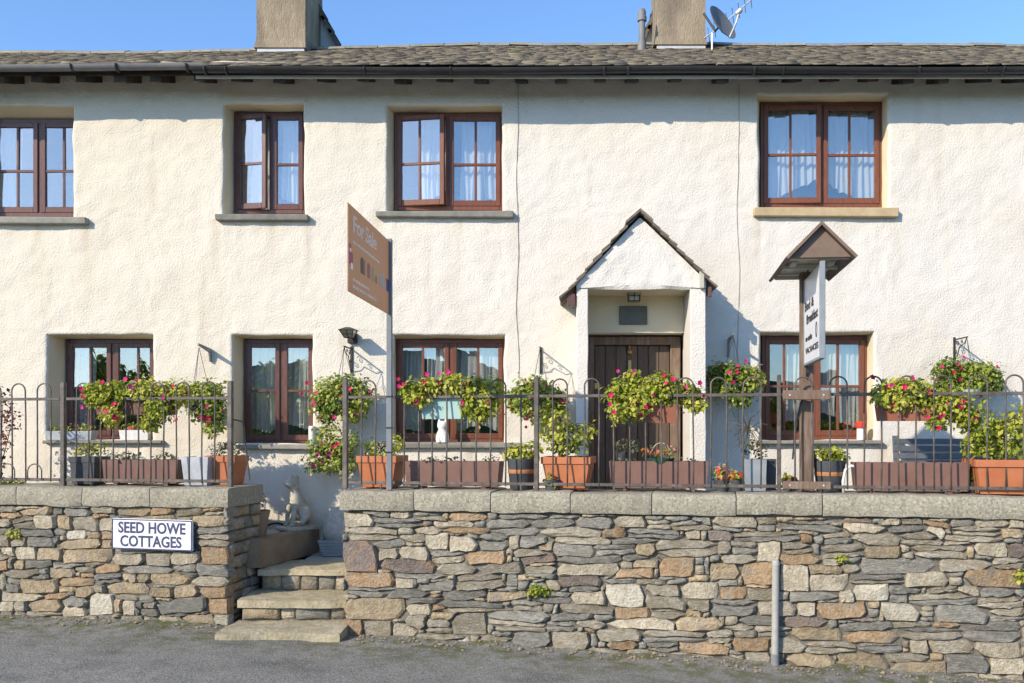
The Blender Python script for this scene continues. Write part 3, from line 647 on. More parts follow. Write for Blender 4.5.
# porch door opening
DOOR = dict(o=(585.5, 250, 681, 545), dummy=True)
for w in WIN: w['R'] = (fx(w['o'][0]), fz(w['o'][3]), fx(w['o'][2]), fz(w['o'][1]))
OPEN = [w['R'] for w in WIN]
DR = (fx(586.5, 10.2), TZ, fx(680, 10.2), fz(337, 10.2))          # door frame outline, 0.2 m in
OPEN_ALL = OPEN + [(DR[0]-.03, .2, DR[2]+.03, DR[3]+.02)]
WTOP = 5.70; WBOT = .2; RR = .03
def lines(lo, hi, step, edges):
    L = list(np.arange(lo, hi, step)) + [hi]
    for e in edges:
        for d in (-.05, -.03, -.018, -.008, 0, .008, .018, .03, .05): L.append(e + d)
    L = sorted(x for x in L if lo <= x <= hi); out = [L[0]]
    es = set(round(e, 6) for e in edges)
    for x in L[1:]:
        if x - out[-1] > .0045: out.append(x)
        elif round(x, 6) in es: out[-1] = x
    return np.array(out)
xl = lines(HX0, HX1, .036, [v for r in OPEN_ALL for v in (r[0], r[2])])
zl = lines(WBOT, WTOP, .036, [v for r in OPEN_ALL for v in (r[1], r[3])])
X, Z = np.meshgrid(xl, zl)
def wall_off(x, z):
    return .008*fbm(x*.9, z*.9, 21) + .005*fbm(x*5, z*5, 31, 2) + .004*vnoise(x*16, z*16, 41)
def edge_wob(x, z): return .011*vnoise(x*4.5, z*4.5, 51), .011*vnoise(x*4.5+50, z*4.5, 52)
Y = wall_off(X, Z)
keep = np.ones((len(zl)-1, len(xl)-1), bool)
xc = (xl[1:]+xl[:-1])/2; zc = (zl[1:]+zl[:-1])/2
for (a, b, c, d) in OPEN_ALL:
    dx = np.maximum(np.maximum(a - X, X - c), 0); dz = np.maximum(np.maximum(b - Z, Z - d), 0); dd = np.hypot(dx, dz)
    m_ = dd < RR
    Y = np.where(m_, Y + RR - np.sqrt(np.maximum(RR**2 - (RR - dd)**2, 0)), Y)
    keep &= ~((xc[None] > a) & (xc[None] < c) & (zc[:,None] > b) & (zc[:,None] < d))
wx, wz = edge_wob(X, Z)
fv = np.stack([(X+wx).ravel(), Y.ravel(), (Z+wz).ravel()], 1)
nx = len(xl); jj, ii = np.nonzero(keep); i0 = jj*nx + ii
ff = np.stack([i0, i0+1, i0+1+nx, i0+nx], 1)
stain = np.zeros_like(X)
for w in WIN:
    for e in (w['sill'][2], w['sill'][3], (w['sill'][2]*.4 + w['sill'][3]*.6)):
        xe = fx(e); ze = fz(w['sill'][1]); dn_ = ze - Z
        stain += np.where(dn_ > -.02, np.exp(-np.clip(dn_, 0, 9)/.45)*np.exp(-((X - xe - .02*vnoise(Z*5, e, 3))/(.05 + .05*np.clip(dn_, 0, 1)))**2), 0)*.55*(.6 + .5*vnoise(X*40, Z*3, 12))
stain += np.clip(.9*np.exp(-(Z-.64)/.12)*(.7+.5*vnoise(X*5, Z*5, 13)), 0, .6)
stain += np.clip(vnoise(X*9, Z*.9, 14)*vnoise(X*1.3, Z*.5, 15) - .22, 0, 1)*.6
stain += np.clip(fbm(X*.8, Z*.8, 16) - .45, 0, 1)*.25
wall = obj('wall', (fv, ff), M['render'], house, smooth=True, tint=np.clip(stain, 0, .7).ravel())
# reveals
def reveal(Rc, Fr, depth, bottom=True):
    a, b, c, d = Rc; e, f_, g, h = Fr
    sides = [((a,b),(a,d),(e,f_),(e,h)), ((a,d),(c,d),(e,h),(g,h)), ((c,d),(c,b),(g,h),(g,f_))]
    if bottom: sides.append(((c,b),(a,b),(g,f_),(e,f_)))
    m = MB()
    for p0, p1, q0, q1 in sides:
        n = 40; kk = 5; vs = []
        for i in range(n+1):
            t = i/n
            px, pz = p0[0]+(p1[0]-p0[0])*t, p0[1]+(p1[1]-p0[1])*t
            qx, qz = q0[0]+(q1[0]-q0[0])*t, q0[1]+(q1[1]-q0[1])*t
            ex, ez = edge_wob(px, pz)
            y0 = float(wall_off(px, pz)) + RR
            for k in range(kk+1):
                u = k/kk; nn = .006*float(vnoise((px+pz)*7, u*3, 61))*(1 if 0 < k < kk else 0)
                vs.append((px+ex*(1-u) + (qx-px)*u + nn, y0 + (depth-y0)*u, pz+ez*(1-u) + (qz-pz)*u + nn))
        fs = [(i*(kk+1)+k, (i+1)*(kk+1)+k, (i+1)*(kk+1)+k+1, i*(kk+1)+k+1) for i in range(n) for k in range(kk)]
        m.add(vs, fs)
    return m
for w in WIN:
    d = D + w['r']; f = w['f']
    w['F'] = (fx(f[0], d), fz(f[3], d), fx(f[2], d), fz(f[1], d))
    obj('window_reveal', reveal(w['R'], w['F'], w['r'] + .03), M['revl'], wall, smooth=True, fix=False)
m = MB()                                                            # door recess
a, b, c, d = OPEN_ALL[-1]
m.box(a-.12, a, .04, .32, .2, d+.1).box(c, c+.12, .04, .32, .2, d+.1).box(a, c, .04, .32, d, d+.1)
obj('door_reveal', m, M['porch'], wall)
obj('shell', MB().box(HX0, HX0+.2, .06, 4.5, .2, 5.6).box(HX1-.2, HX1, .06, 4.5, .2, 5.6).box(HX0, HX1, 4.3, 4.52, .2, 5.6), M['render'], house)
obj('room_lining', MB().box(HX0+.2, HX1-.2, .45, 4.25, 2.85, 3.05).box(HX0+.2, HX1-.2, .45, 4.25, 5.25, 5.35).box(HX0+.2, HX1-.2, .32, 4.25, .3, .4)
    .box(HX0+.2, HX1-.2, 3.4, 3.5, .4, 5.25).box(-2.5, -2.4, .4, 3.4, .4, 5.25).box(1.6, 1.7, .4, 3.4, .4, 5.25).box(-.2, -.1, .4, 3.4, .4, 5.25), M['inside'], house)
# windows
def make_window(w):
    wm = M[w['wood']]; x0, z0, x1, z1 = w['F']; y = w['r']; d = D + y
    m = MB(); FW = .042; B = .004
    m.cbox(x0, x0+FW, y-.03, y+.06, z0, z1, B); m.cbox(x1-FW, x1, y-.03, y+.06, z0, z1, B)
    m.cbox(x0+FW, x1-FW, y-.03, y+.06, z1-.05, z1, B); m.cbox(x0+FW, x1-FW, y-.035, y+.06, z0, z0+.05, B)
    xm = fx(w['mull'], d); m.cbox(xm-.022, xm+.022, y-.028, y+.06, z0+.05, z1-.05, B)
    win = obj('window', m, wm, house)
    zh = fz(w['hz'], d)
    for side, (a, c) in enumerate(((x0+FW-.008, xm-.018), (xm+.018, x1-FW+.008))):
        ang = R(w['open']) if side == 0 else 0
        hinge = np.array([a, y-.03, 0.])
        def T(p, hinge=hinge, ang=ang):
            q = np.array(p) - hinge; cs, sn = math.cos(-ang), math.sin(-ang)
            return tuple(np.array([q[0]*cs - q[1]*sn, q[0]*sn + q[1]*cs, q[2]]) + hinge)
        b0, b1 = z0+.046, z1-.046; ST = .05
        if a > c: continue
        m = MB(T); ya, yb = y-.046, y-.002
        m.cbox(a, a+ST, ya, yb, b0, b1, B); m.cbox(c-ST, c, ya, yb, b0, b1, B)
        m.cbox(a+ST, c-ST, ya+.002, yb, b0, b0+.062, B); m.cbox(a+ST, c-ST, ya+.002, yb, b1-ST, b1, B)
        bars = [fx(q, d) for q in w['bars'] if a < fx(q, d) < c]
        m.cbox(a+ST, c-ST, ya+.008, yb-.004, zh-.014, zh+.014, .003)
        for q in bars:
            m.cbox(q-.013, q+.013, ya+.01, yb-.004, b0+.062, zh-.014, .003); m.cbox(q-.013, q+.013, ya+.01, yb-.004, zh+.014, b1-ST, .003)
        obj('casement', m, wm, win)
        xs_ = [a+ST] + bars + [c-ST]
        for i in range(len(xs_)-1):
            for lo, hi in ((b0+.062, zh), (zh, b1-ST)):
                tl = random.uniform(-.004, .004); tv = random.uniform(-.004, .004)
                pa, pc = xs_[i]-.004, xs_[i+1]+.004; ym = (ya+yb)/2
                mb = MB(T); vs = [(pa, ym-.002+tl, lo), (pc, ym-.002-tl, lo), (pc, ym-.002-tl+tv, hi), (pa, ym-.002+tl+tv, hi)]
                vs += [(x_, y_+.004, z_) for x_, y_, z_ in vs]
                mb.add(vs, [(0,1,2,3),(7,6,5,4),(0,4,5,1),(1,5,6,2),(2,6,7,3),(3,7,4,0)]); obj('pane', mb, GLASS, win)
    s = w['sill']; ds = D - .06
    m = MB(); sx0, sx1, sz0, sz1 = fx(s[2], ds), fx(s[3], ds), fz(s[1], ds), fz(s[0], ds)
    m.cbox(sx0, sx1, -.075, w['r']-.005, sz0, sz1, .008, j=.006)
    obj('sill', m, M[w['sm']], win)
    return win
for w in WIN: make_window(w)
# curtains (each hangs inside its window)
def curtain(w, x0, x1, top, hem, label, waves=9, amp=.018, sc_amp=.015, group=None):
    d = D + w['r'] + .075; a, c = fx(x0, d), fx(x1, d); n = 90; k = 14; zt = fz(top, d)
    hp = [fx(p[0], d) for p in hem]; hz = [fz(p[1], d) for p in hem]
    vs = []; ph = random.uniform(0, 6)
    for i in range(n+1):
        u = i/n; x = a+(c-a)*u; zb = float(np.interp(x, hp, hz)) + sc_amp*abs(math.sin(u*math.pi*waves*.75)) 
        for q in range(k+1):
            t = q/k
            yy = w['r'] + .075 + amp*math.sin(u*2*math.pi*waves + ph + .5*math.sin(u*9))*(.35+.65*t) + .008*math.sin(u*31+t*4)
            vs.append((x + .01*math.sin(t*5+u*20), yy, zt + (zb-zt)*t))
    f = [(i*(k+1)+q, (i+1)*(k+1)+q, (i+1)*(k+1)+q+1, i*(k+1)+q+1) for i in range(n) for q in range(k)]
    o = obj('net_curtain', (np.array(vs), np.array(f)), M['net'], smooth=True); return tag(o, label, 'curtain', group)
curtain(WIN[0], 0, 22, 122, ((0,216),(22,216)), 'pale net curtain in the upper window cut by the left edge', 5)
curtain(WIN[1], 252, 271, 118, ((252,208),(271,212)), 'net curtain behind the ajar narrow upper window', 5)
curtain(WIN[1], 282, 306, 118, ((282,200),(306,209)), 'net curtain at the right half of the narrow upper window', 5)
curtain(WIN[2], 420, 448, 118, ((420,205),(440,196),(448,190)), 'net curtain behind the ajar upper window above the sale board', 6)
curtain(WIN[2], 461, 503, 118, ((461,200),(478,209),(490,200),(503,207)), 'net curtain at the right half of the upper window above the sale board', 7)
curtain(WIN[3], 764, 822, 106, ((764,206),(775,202),(790,192),(806,186),(822,176)), 'scalloped net curtain in left half of the upper window with sandstone sill', 9)
curtain(WIN[3], 824, 880, 106, ((824,182),(838,192),(850,196),(862,203),(880,204)), 'scalloped net curtain in right half of the upper window with sandstone sill', 9)
curtain(WIN[4], 68, 96, 343, ((68,438),(90,438)), 'pale net curtain in the ground floor window above the railing trough at the left', 5)
curtain(WIN[5], 250, 281, 343, ((256,430),(270,434),(281,425)), 'net curtain in left half of the narrow ground floor window by the wall lantern', 6)
curtain(WIN[5], 286, 316, 343, ((291,426),(316,432)), 'net curtain in right half of the narrow ground floor window by the wall lantern', 6)
curtain(WIN[6], 400, 422, 343, ((400,428),(418,432)), 'net curtain at the left side of the window with the white cat ornament', 4)
curtain(WIN[6], 426, 449, 343, ((434,420),(449,424)), 'net curtain left of the mullion in the window with the white cat ornament', 4)
curtain(WIN[6], 456, 504, 343, ((462,432),(480,424),(504,436)), 'net curtain in right half of the window with the white cat ornament', 7)
curtain(WIN[7], 786, 812, 340, ((792,422),(812,418)), 'net curtain left of the sign post in the window beside the porch shadow', 5)
curtain(WIN[7], 816, 836, 340, ((816,412),(836,418)), 'net curtain right of the sign post in the window beside the porch shadow', 5)
curtain(WIN[7], 838, 865, 340, ((843,424),(865,432)), 'net curtain at the right edge of the window beside the porch shadow', 5)

# ------------------------------------------------------------------ roof
EZ, EY = 5.49, -.40; RY = 2.28; PT = .481
def rid(x):
    px = CX + x*F/12.28
    return np.interp(px, [-60, 60, 150, 340, 500, 700, 1024, 1100], [-.04, -.075, -.07, .0, .045, .04, .025, .02])
def roof_pt(x, u, h=0.0):                                 # u 0 at the eaves, 1 at the ridge; h above the roof plane
    y = EY + (RY-EY)*u; z = EZ + (RY-EY)*u*PT + rid(x)*u**1.5 + .009*vnoise(x*.6, u*2, 77)*1.0
    return (x, y - h*.446, float(z) + h*.895)
m = MB()
xs = np.linspace(HX0-.15, HX1+.15, 60); vs = []
for x in xs: vs += [roof_pt(x, 0, -.02), roof_pt(x, 1, -.02), (x, 2*RY-EY, EZ-.02)]
m.add(vs, [f for i in range(59) for f in ((i*3, i*3+3, i*3+4, i*3+1), (i*3+1, i*3+4, i*3+5, i*3+2))])
roof = obj('roof', m, M['soffit'], house, fix=False)
def slates(u0, u1, rows):
    V = []; Fc = []; tn = []
    us = np.cumsum(np.linspace(1.35, .75, rows)); us = np.concatenate([[0], us/us[-1]])
    for r in range(rows):
        x = HX0 - .1 + random.uniform(0, .2)
        while x < HX1 + .1:
            wd_ = random.uniform(.10, .30); xa, xb = x, x + wd_ - .008; x += wd_
            ua = us[r] - random.uniform(.0, .008); ub = min(us[r+1] + .05, 1.0); th = random.uniform(.005, .014); lift = random.uniform(.006, .014)
            n = len(V); a = random.uniform(-.006, .006)
            for xx, q in ((xa, -a), (xb, a)):
                V += [roof_pt(xx, ua+q*.4, lift), roof_pt(xx, ua+q*.4, lift+th), roof_pt(xx, ub, .012), roof_pt(xx, ub, -.01)]
            Fc += [(n, n+4, n+5, n+1), (n+1, n+5, n+6, n+2), (n, n+1, n+2, n+3), (n+4, n+7, n+6, n+5), (n+3, n+7, n+4, n)]
            tn += [random.random()]*8
    return np.array(V), np.array(Fc), tn
sv, sf, stn = slates(0, 1, 44)
tag(obj('slates', (sv, sf), M['slate'], roof, tint=stn), kind='stuff')
x = HX0
while x < HX1:
    L_ = random.uniform(.38, .5); m = MB(); vs = []
    for xx in (x+.004, x+L_-.004):
        z = roof_pt(xx, 1)[2]; j = random.uniform(-.008, .008)
        vs += [(xx, RY-.16, z-.045+j), (xx, RY-.15, z-.015+j), (xx, RY, z+.055+j), (xx, RY+.15, z-.015+j), (xx, RY+.16, z-.045+j)]
    m.add(vs, [(0,5,6,1),(1,6,7,2),(2,7,8,3),(3,8,9,4),(0,1,2,3,4),(9,8,7,6,5)]); obj('ridge_stone', m, M['sill'], roof); x += L_
# rafter tails, fascia, gutters
tails = [5,42,86,125,160,203,240,282,325,365,402,444,481,521,561,600,632,675,721,770,793,831,870,905,940,981,1018,1055,-32,-70]
for q in tails:
    x = fx(q, 9.75); w_ = random.uniform(.05, .066); h = random.uniform(.10, .13)
    m = MB(); m.add([(x+sx*w_, yy, zz) for sx in (-1, 1) for yy, zz in ((-.36, 5.435-h*.8), (-.36, 5.465), (.05, 5.66), (.05, 5.64-h-.04))],
        [(0,1,2,3),(7,6,5,4),(0,4,5,1),(1,5,6,2),(2,6,7,3),(3,7,4,0)]); obj('rafter_tail', m, M['tail'], house)
xs = fx(196, 9.62)
obj('fascia_board', MB().cbox(xs, HX1+.1, -.392, -.372, 5.372, 5.408, .004), M['fascia'], house)
obj('eaves_light_stop', MB().cbox(HX0-.1, HX1+.1, -.37, -.355, 5.41, 5.50, .003), M['tail'], house)  # hidden board added to stop sun leaking between gutter and slates
def gutter(x0, x1, z, y, m_, r=.052):
    mb = MB(); vs = []; n = 10; xs_ = np.linspace(x0, x1, 30)
    for x in xs_:
        dz = .008*math.sin(x*1.3)
        for rr in (r, r-.006):
            for k in range(n+1):
                a = math.pi + math.pi*k/n; vs.append((x, y + rr*math.cos(a), z + dz + rr*math.sin(a)))
    s = 2*(n+1); fs = []
    for i in range(29):
        for k in range(n): fs += [(i*s+k, (i+1)*s+k, (i+1)*s+k+1, i*s+k+1), (i*s+n+1+k, i*s+n+2+k, (i+1)*s+n+2+k, (i+1)*s+n+1+k)]
        fs += [(i*s, i*s+n+1, (i+1)*s+n+1, (i+1)*s), (i*s+n, (i+1)*s+n, (i+1)*s+2*n+1, i*s+2*n+1)]
    mb.add(vs, fs); return smooth_angle(obj('gutter', mb, m_, house), 60)
GX = fx(206, 9.56); g1 = fx(205, 9.56)
gutter(HX0-.1, g1, 5.482, -.455, M['gutg']); gutter(g1-.12, fx(612, 9.56), 5.45, -.455, M['gut'], .055)
gutter(fx(612, 9.56)+.002, HX1+.1, 5.452, -.455, M['gut'], .055)
for q in (73, 118, 188, 206, 227, 365, 451, 604, 628, 754, 783, 918, 985, 1002):
    x = fx(q, 9.54); zz = 5.482 if q < 206 else 5.45; m = MB()
    pts = [(x, -.455 + .061*math.cos(a), zz + .061*math.sin(a)) for a in np.linspace(math.pi, 2*math.pi, 9)]
    m.tube(pts + [(x, -.39, zz+.03)], .0095 if q % 2 else .014, 6); obj('gutter_bracket', m, M['gut'], house)
# chimneys
def roof_y_at(px, py):
    d = np.linspace(9.7, 12.2, 400); z = EYE + (CY-py)/F*d
    zr = np.array([roof_pt((px-CX)/F*dd, (dd-D-EY)/(RY-EY))[2] for dd in d]); k = np.argmin(np.abs(z-zr)); return d[k]
def chimney(px0, px1, pyb, depth, lean, shoulder):
    dd = roof_y_at((px0+px1)/2, pyb); y0 = dd - D; xa, xb = fx(px0, dd), fx(px1, dd); zb = fz(pyb, dd); zt = zb + 1.55
    n = 12; mb = MB(); vs = []
    for i in range(n+1):
        z = zb + .06 + (zt-zb-.06)*i/n; fl = .03*max(0, 1-i/1.2) ; e = lean*i/n
        for x, yv in ((xa-fl+e*.5, y0-fl), (xb+fl*.4-e*.5, y0-fl), (xb+fl*.4-e*.5, y0+depth+fl), (xa-fl+e*.5, y0+depth+fl)):
            vs.append((x + .008*vnoise(z*3, x*9, 5), yv, z))
    fs = [(i*4+k, i*4+(k+1)%4, i*4+4+(k+1)%4, i*4+4+k) for i in range(n) for k in range(4)] + [(3,2,1,0), tuple(range(n*4, n*4+4))]
    mb.add(vs, fs); c = obj('chimney', mb, M['chim'], house)
    obj('flashing', MB().cbox(xa+.01, xb-.005, y0-.012, y0+depth+.012, zb-.06, zb+.058, .004), M['lead'], c)
    obj('stack_cap', MB().cbox(xa-.05, xb+.05, y0-.05, y0+depth+.05, zt, zt+.08, .01), M['sill'], c)
    for k in range(2):
        pot = MB().lathe([(.12,0),(.11,.05),(.1,.3),(.12,.32),(.12,.36),(.09,.36),(.09,.3)], (xa+(xb-xa)*(.3+.4*k), y0+depth/2, zt+.08), 16); smooth_angle(obj('chimney_pot', pot, M['terra'], c))
    if shoulder:
        sx = 1 if shoulder > 0 else -1; x1 = xb if sx > 0 else xa; ws = abs(shoulder); yb = y0 + depth
        hh = 1.0
        zs = zb + .36
        mb = MB().prism([(x1-sx*.28, zs), (x1+sx*ws, zs), (x1-sx*.28, zs+hh)], yb-.12, yb+.2); obj('shoulder', mb, M['lead'], c)
        dx, dz = -sx*(.28+ws), hh; L_ = math.hypot(dx, dz); ux, uz = dx/L_, dz/L_; nx_, nz_ = (uz*sx, abs(ux))
        q = 0
        while q < L_ - .05:
            l2 = min(.26, L_-q); bx, bz = x1+sx*ws + ux*q, zs + uz*q
            p = [(bx+nx_*.0, bz), (bx+ux*l2, bz+uz*l2), (bx+ux*l2+nx_*.03, bz+uz*l2+nz_*.03), (bx+nx_*.06, bz+nz_*.06)]
            obj('shoulder_slate', MB().prism(p, yb-.2, yb+.25), M['pslate'], c); q += .2
    return c
chimney(256.5, 305, 53, .85, .0, .24)
chimney(656, 706, 50, .85, .04, -.1)
d = roof_y_at(642, 51); x = fx(642, d); zb = fz(53, d)
v = MB().lathe([(.055,-.1),(.055,.12),(.05,.12),(.05,.15),(.042,.15),(.04,.40),(.058,.40),(.06,.45),(.05,.46),(.05,.52),(.035,.55)], (x, d-D, zb), 16)
smooth_angle(obj('vent_pipe', v, M['pipe'], house))
# cables on the facade
for px, y0, y1 in ((517.5, 80, 378), (738, 84, 440)):
    pts = []
    for i in range(30):
        yv = y0+(y1-y0)*i/29; x = fx(px) + .012*math.sin(i*.5) + .008*float(vnoise(i*.4, px, 3)); z = fz(yv); pts.append((x, float(wall_off(x, z))-.006, z))
    obj('cable', MB().tube(pts, .004, 6), M['wire'], house)

# ------------------------------------------------------------------ porch
PD = 9.43; PY = PD - D
px0, px1, pz = fx(576.5, PD), fx(706, PD), TZ - .35
ox0, ox1, ozt = fx(587, PD), fx(690.5, PD), fz(289, PD)
apx, apz = fx(640, PD), fz(217, PD)
exl, ezl = fx(577, PD), fz(284, PD); exr, ezr = fx(705.5, PD), fz(280, PD)
def porch_front():
    out = [(px0, pz), (ox0, pz), (ox0, ozt), (ox1, ozt), (ox1, pz), (px1, pz), (exr, ezr), (apx, apz), (exl, ezl)]
    # subdivided sheet with depth noise: fill by small grid clipped to the outline, then thick side faces
    def inside(x, z):
        if not (px0 <= x <= px1 and z >= pz): return False
        if ox0 < x < ox1 and z < ozt: return False
        top = ezl + (apz-ezl)*(x-exl)/(apx-exl) if x < apx else ezr + (apz-ezr)*(exr-x)/(exr-apx)
        return z < top
    return out
o_ = porch_front()
mb = MB()
def leg(xa, xb):
    n = 44; vs = []; zz = np.linspace(pz, ozt, n)
    for z in zz:
        for x, y in ((xa, 0.02), (xa, PY+.007), (xa+.007, PY), (xb-.007, PY), (xb, PY+.007), (xb, .02)):
            q = .004*float(vnoise(z*6, x*9+y*4, 15)) if y < -.01 else 0
            vs.append((x+q, y+q, z))
    fs = [(i*6+k, i*6+k+1, i*6+7+k, i*6+6+k) for i in range(n-1) for k in range(5)] + [(i*6+5, i*6, i*6+6, i*6+11) for i in range(n-1)]
    mb.add(vs, fs)
leg(px0, ox0+.012); leg(ox1, px1)
n = 60; vs = []; kz = 14
for i in range(n+1):
    x = px0 + (px1-px0)*i/n
    top = ezl + (apz-ezl)*(x-exl)/(apx-exl) if x < apx else ezr + (apz-ezr)*(exr-x)/(exr-apx)
    for k in range(kz+1):
        z = ozt + (top-ozt)*k/kz; q = .012*float(fbm(x*4, z*4, 18)) + .004*float(vnoise(x*20, z*20, 19))
        vs.append((x, PY + q - .001 + (.02 if k == 0 else 0), z + (.006*float(vnoise(x*5, 1, 3)) if k == 0 else 0)))
m2 = n*0
fs = [(i*(kz+1)+k, (i+1)*(kz+1)+k, (i+1)*(kz+1)+k+1, i*(kz+1)+k+1) for i in range(n) for k in range(kz)]
mb.add(vs, fs)
mb.box(px0+.005, px0+.06, PY+.02, .02, ozt, ezl-.01).box(px1-.06, px1-.005, PY+.02, .02, ozt, ezr-.01)
porch = smooth_angle(obj('porch', mb, M['porch'], house, fix=True), 28)
obj('ceiling', MB().box(ox0-.01, ox1+.01, PY+.022, .02, ozt+.004, ozt+.05), M['revl'], porch)
obj('back_panel', MB().box(ox0+.002, ox1-.004, -.047, -.034, DR[3]+.022, ozt+.003), M['revl'], porch)  # sheet added over the facade; the porch's warm shade is in its colour
mb = MB()
for (ex, ez) in ((exl - .02, ezl-.02), (exr+.02, ezr-.02)):
    mb.add([(ex, PY+.03, ez), (apx, PY+.03, apz), (apx, .02, apz), (ex, .02, ez), (ex, PY+.03, ez-.03), (apx, PY+.03, apz-.03), (apx, .02, apz-.03), (ex, .02, ez-.03)],
           [(0,1,2,3),(7,6,5,4),(0,4,5,1),(1,5,6,2),(2,6,7,3),(3,7,4,0)])
obj('roof_deck', mb, M['tail'], porch)
def porch_slates(tipx, tipz, n):
    dx, dz = apx - tipx, apz + .03 - tipz; L_ = math.hypot(dx, dz); ux, uz = dx/L_, dz/L_; s = 1 if dx > 0 else -1
    nx_, nz_ = -uz*s, abs(ux)
    for i in range(n):
        a = L_*i/n - .02; l2 = L_/n + .09
        if i == n-1: l2 = L_/n + .03
        ya = PY - .055 + random.uniform(-.02, .02)
        while ya < 0:
            yb = min(ya + random.uniform(.22, .4), .03); g = random.uniform(-.006, .006); th = random.uniform(.014, .024)
            p = [(tipx+ux*a + nx_*(.022+g), tipz+uz*a + nz_*(.022+g)), (tipx+ux*(a+l2), tipz+uz*(a+l2)), (tipx+ux*(a+l2) + nx_*.012, tipz+uz*(a+l2)+nz_*.012), (tipx+ux*a + nx_*(.022+g+th), tipz+uz*a + nz_*(.022+g+th))]
            obj('slate', MB().prism(p, ya, yb-.004), M['pslate'], porch); ya = yb
porch_slates(fx(564, PD), fz(299, PD), 9); porch_slates(fx(713.5, PD), fz(288, PD), 9)
for sx, l in ((-1, .15), (1, .13)):
    p = [(apx, apz+.075), (apx+sx*l, apz+.075-l*.86), (apx+sx*l, apz+.045-l*.86), (apx, apz+.045)]
    obj('ridge_slate', MB().prism(p, PY-.075, .02), M['pslate'], porch)
obj('eave_board', MB().cbox(fx(699.5, PD-.03), fx(704, PD-.03), PY-.06, PY-.012, fz(289, PD), fz(270, PD), .004), M['pale'], porch)
mb = MB()                                                                        # left eave: purple-brown verge pieces
obj('verge_block', mb.cbox(fx(567, PD), fx(575.5, PD), PY-.02, PY+.02, fz(306, PD), fz(294, PD), .006), M['woodd'], porch)
obj('verge_block', MB().cbox(fx(708, PD), fx(711.5, PD), PY-.02, PY+.02, fz(297, PD), fz(287, PD), .004), M['woodd'], porch)
# back wall above the door is the facade itself; the door
DY = .20
dframe = obj('door_frame', MB().cbox(DR[0], DR[0]+.085, DY-.05, DY+.08, TZ, DR[3], .006).cbox(DR[2]-.11, DR[2], DY-.05, DY+.08, TZ, DR[3], .006)
    .cbox(DR[0]+.085, DR[2]-.11, DY-.05, DY+.08, DR[3]-.09, DR[3], .006), M['brwood'], house)
dr = thing  # (name kept free)
xa, xb = DR[0]+.088, DR[2]-.113; npl = 7
door = obj('door', MB().box(xa, xb, DY+.03, DY+.06, TZ+.01, DR[3]-.093), M['door'], house)
for i in range(npl):
    a = xa + (xb-xa)*i/npl; b = xa + (xb-xa)*(i+1)/npl
    obj('plank', MB().cbox(a+.003, b-.003, DY+.002+random.uniform(-.003,.003), DY+.03, TZ+.012, DR[3]-.095, .005), M['door'], door)
kx = fx(629.5, 10.2)
mb = MB(); mb.lathe([(.0,0),(.03,.0),(.035,.03),(.02,.06),(.012,.09),(.0,.1)], (kx, DY-.012, fz(354, 10.2)), 12); obj('knocker', mb, M['brass'], door)
obj('letter_plate', MB().cbox(kx-.018, kx+.022, DY-.014, DY+.0, fz(373, 10.2), fz(360, 10.2), .004), M['brass'], door)
obj('door_knob', MB().lathe([(.0,0),(.02,0),(.025,.02),(.012,.04),(.0,.045)], (0,0,0), 12, T=lambda p: (xa+.06+p[0], DY-p[2], fz(386, 10.2)+p[1])), M['brass'], door)
for zz in (fz(388,10.2), fz(386,10.2)+.02):
    pass
obj('escutcheon', MB().cbox(xa+.0, xa+.04, DY-.006, DY, fz(389,10.2), fz(383,10.2), .002), M['brass'], door)
# plaque, porch lantern
pq = MB().cbox(fx(619, 9.97), fx(647, 9.97), -.07, -.0475, fz(325, 9.97), fz(306.5, 9.97), .004)
tag(obj('wall_plaque', pq, M['plaque']), 'dark green grey plaque on the porch wall above the door', 'plaque')
ld = 9.75; lx, lz = fx(634, ld), fz(296, ld)
ln = thing('porch_lantern', (lx, ld-D, lz), 'small black caged lantern under the porch ceiling', 'lantern')
T = Frame((lx, ld-D, lz)); cg = MB(T); s = .06
for sx in (-1, 0, 1):
    for sy in (-1, 1):
        cg.tube([(sx*s, sy*s, -.055), (sx*s*1.05, sy*s*1.05, .05)], .004, 6)
for z in (-.055, -.005, .045):
    cg.tube([(-s,-s,z),(s,-s,z),(s,s,z),(-s,s,z),(-s,-s,z)], .004, 6)
obj('cage', cg, M['iron'], ln); obj('canopy', MB(T).frustum([(.07,.07,.045),(.02,.02,.075),(.015,.015,ozt-lz+.003)]), M['iron'], ln)
obj('glass', MB(T).frustum([(.045,.045,-.05),(.05,.05,.045)]), mat('lamp_glass', (.5,.48,.4), rough=.25, spec=.5), ln)
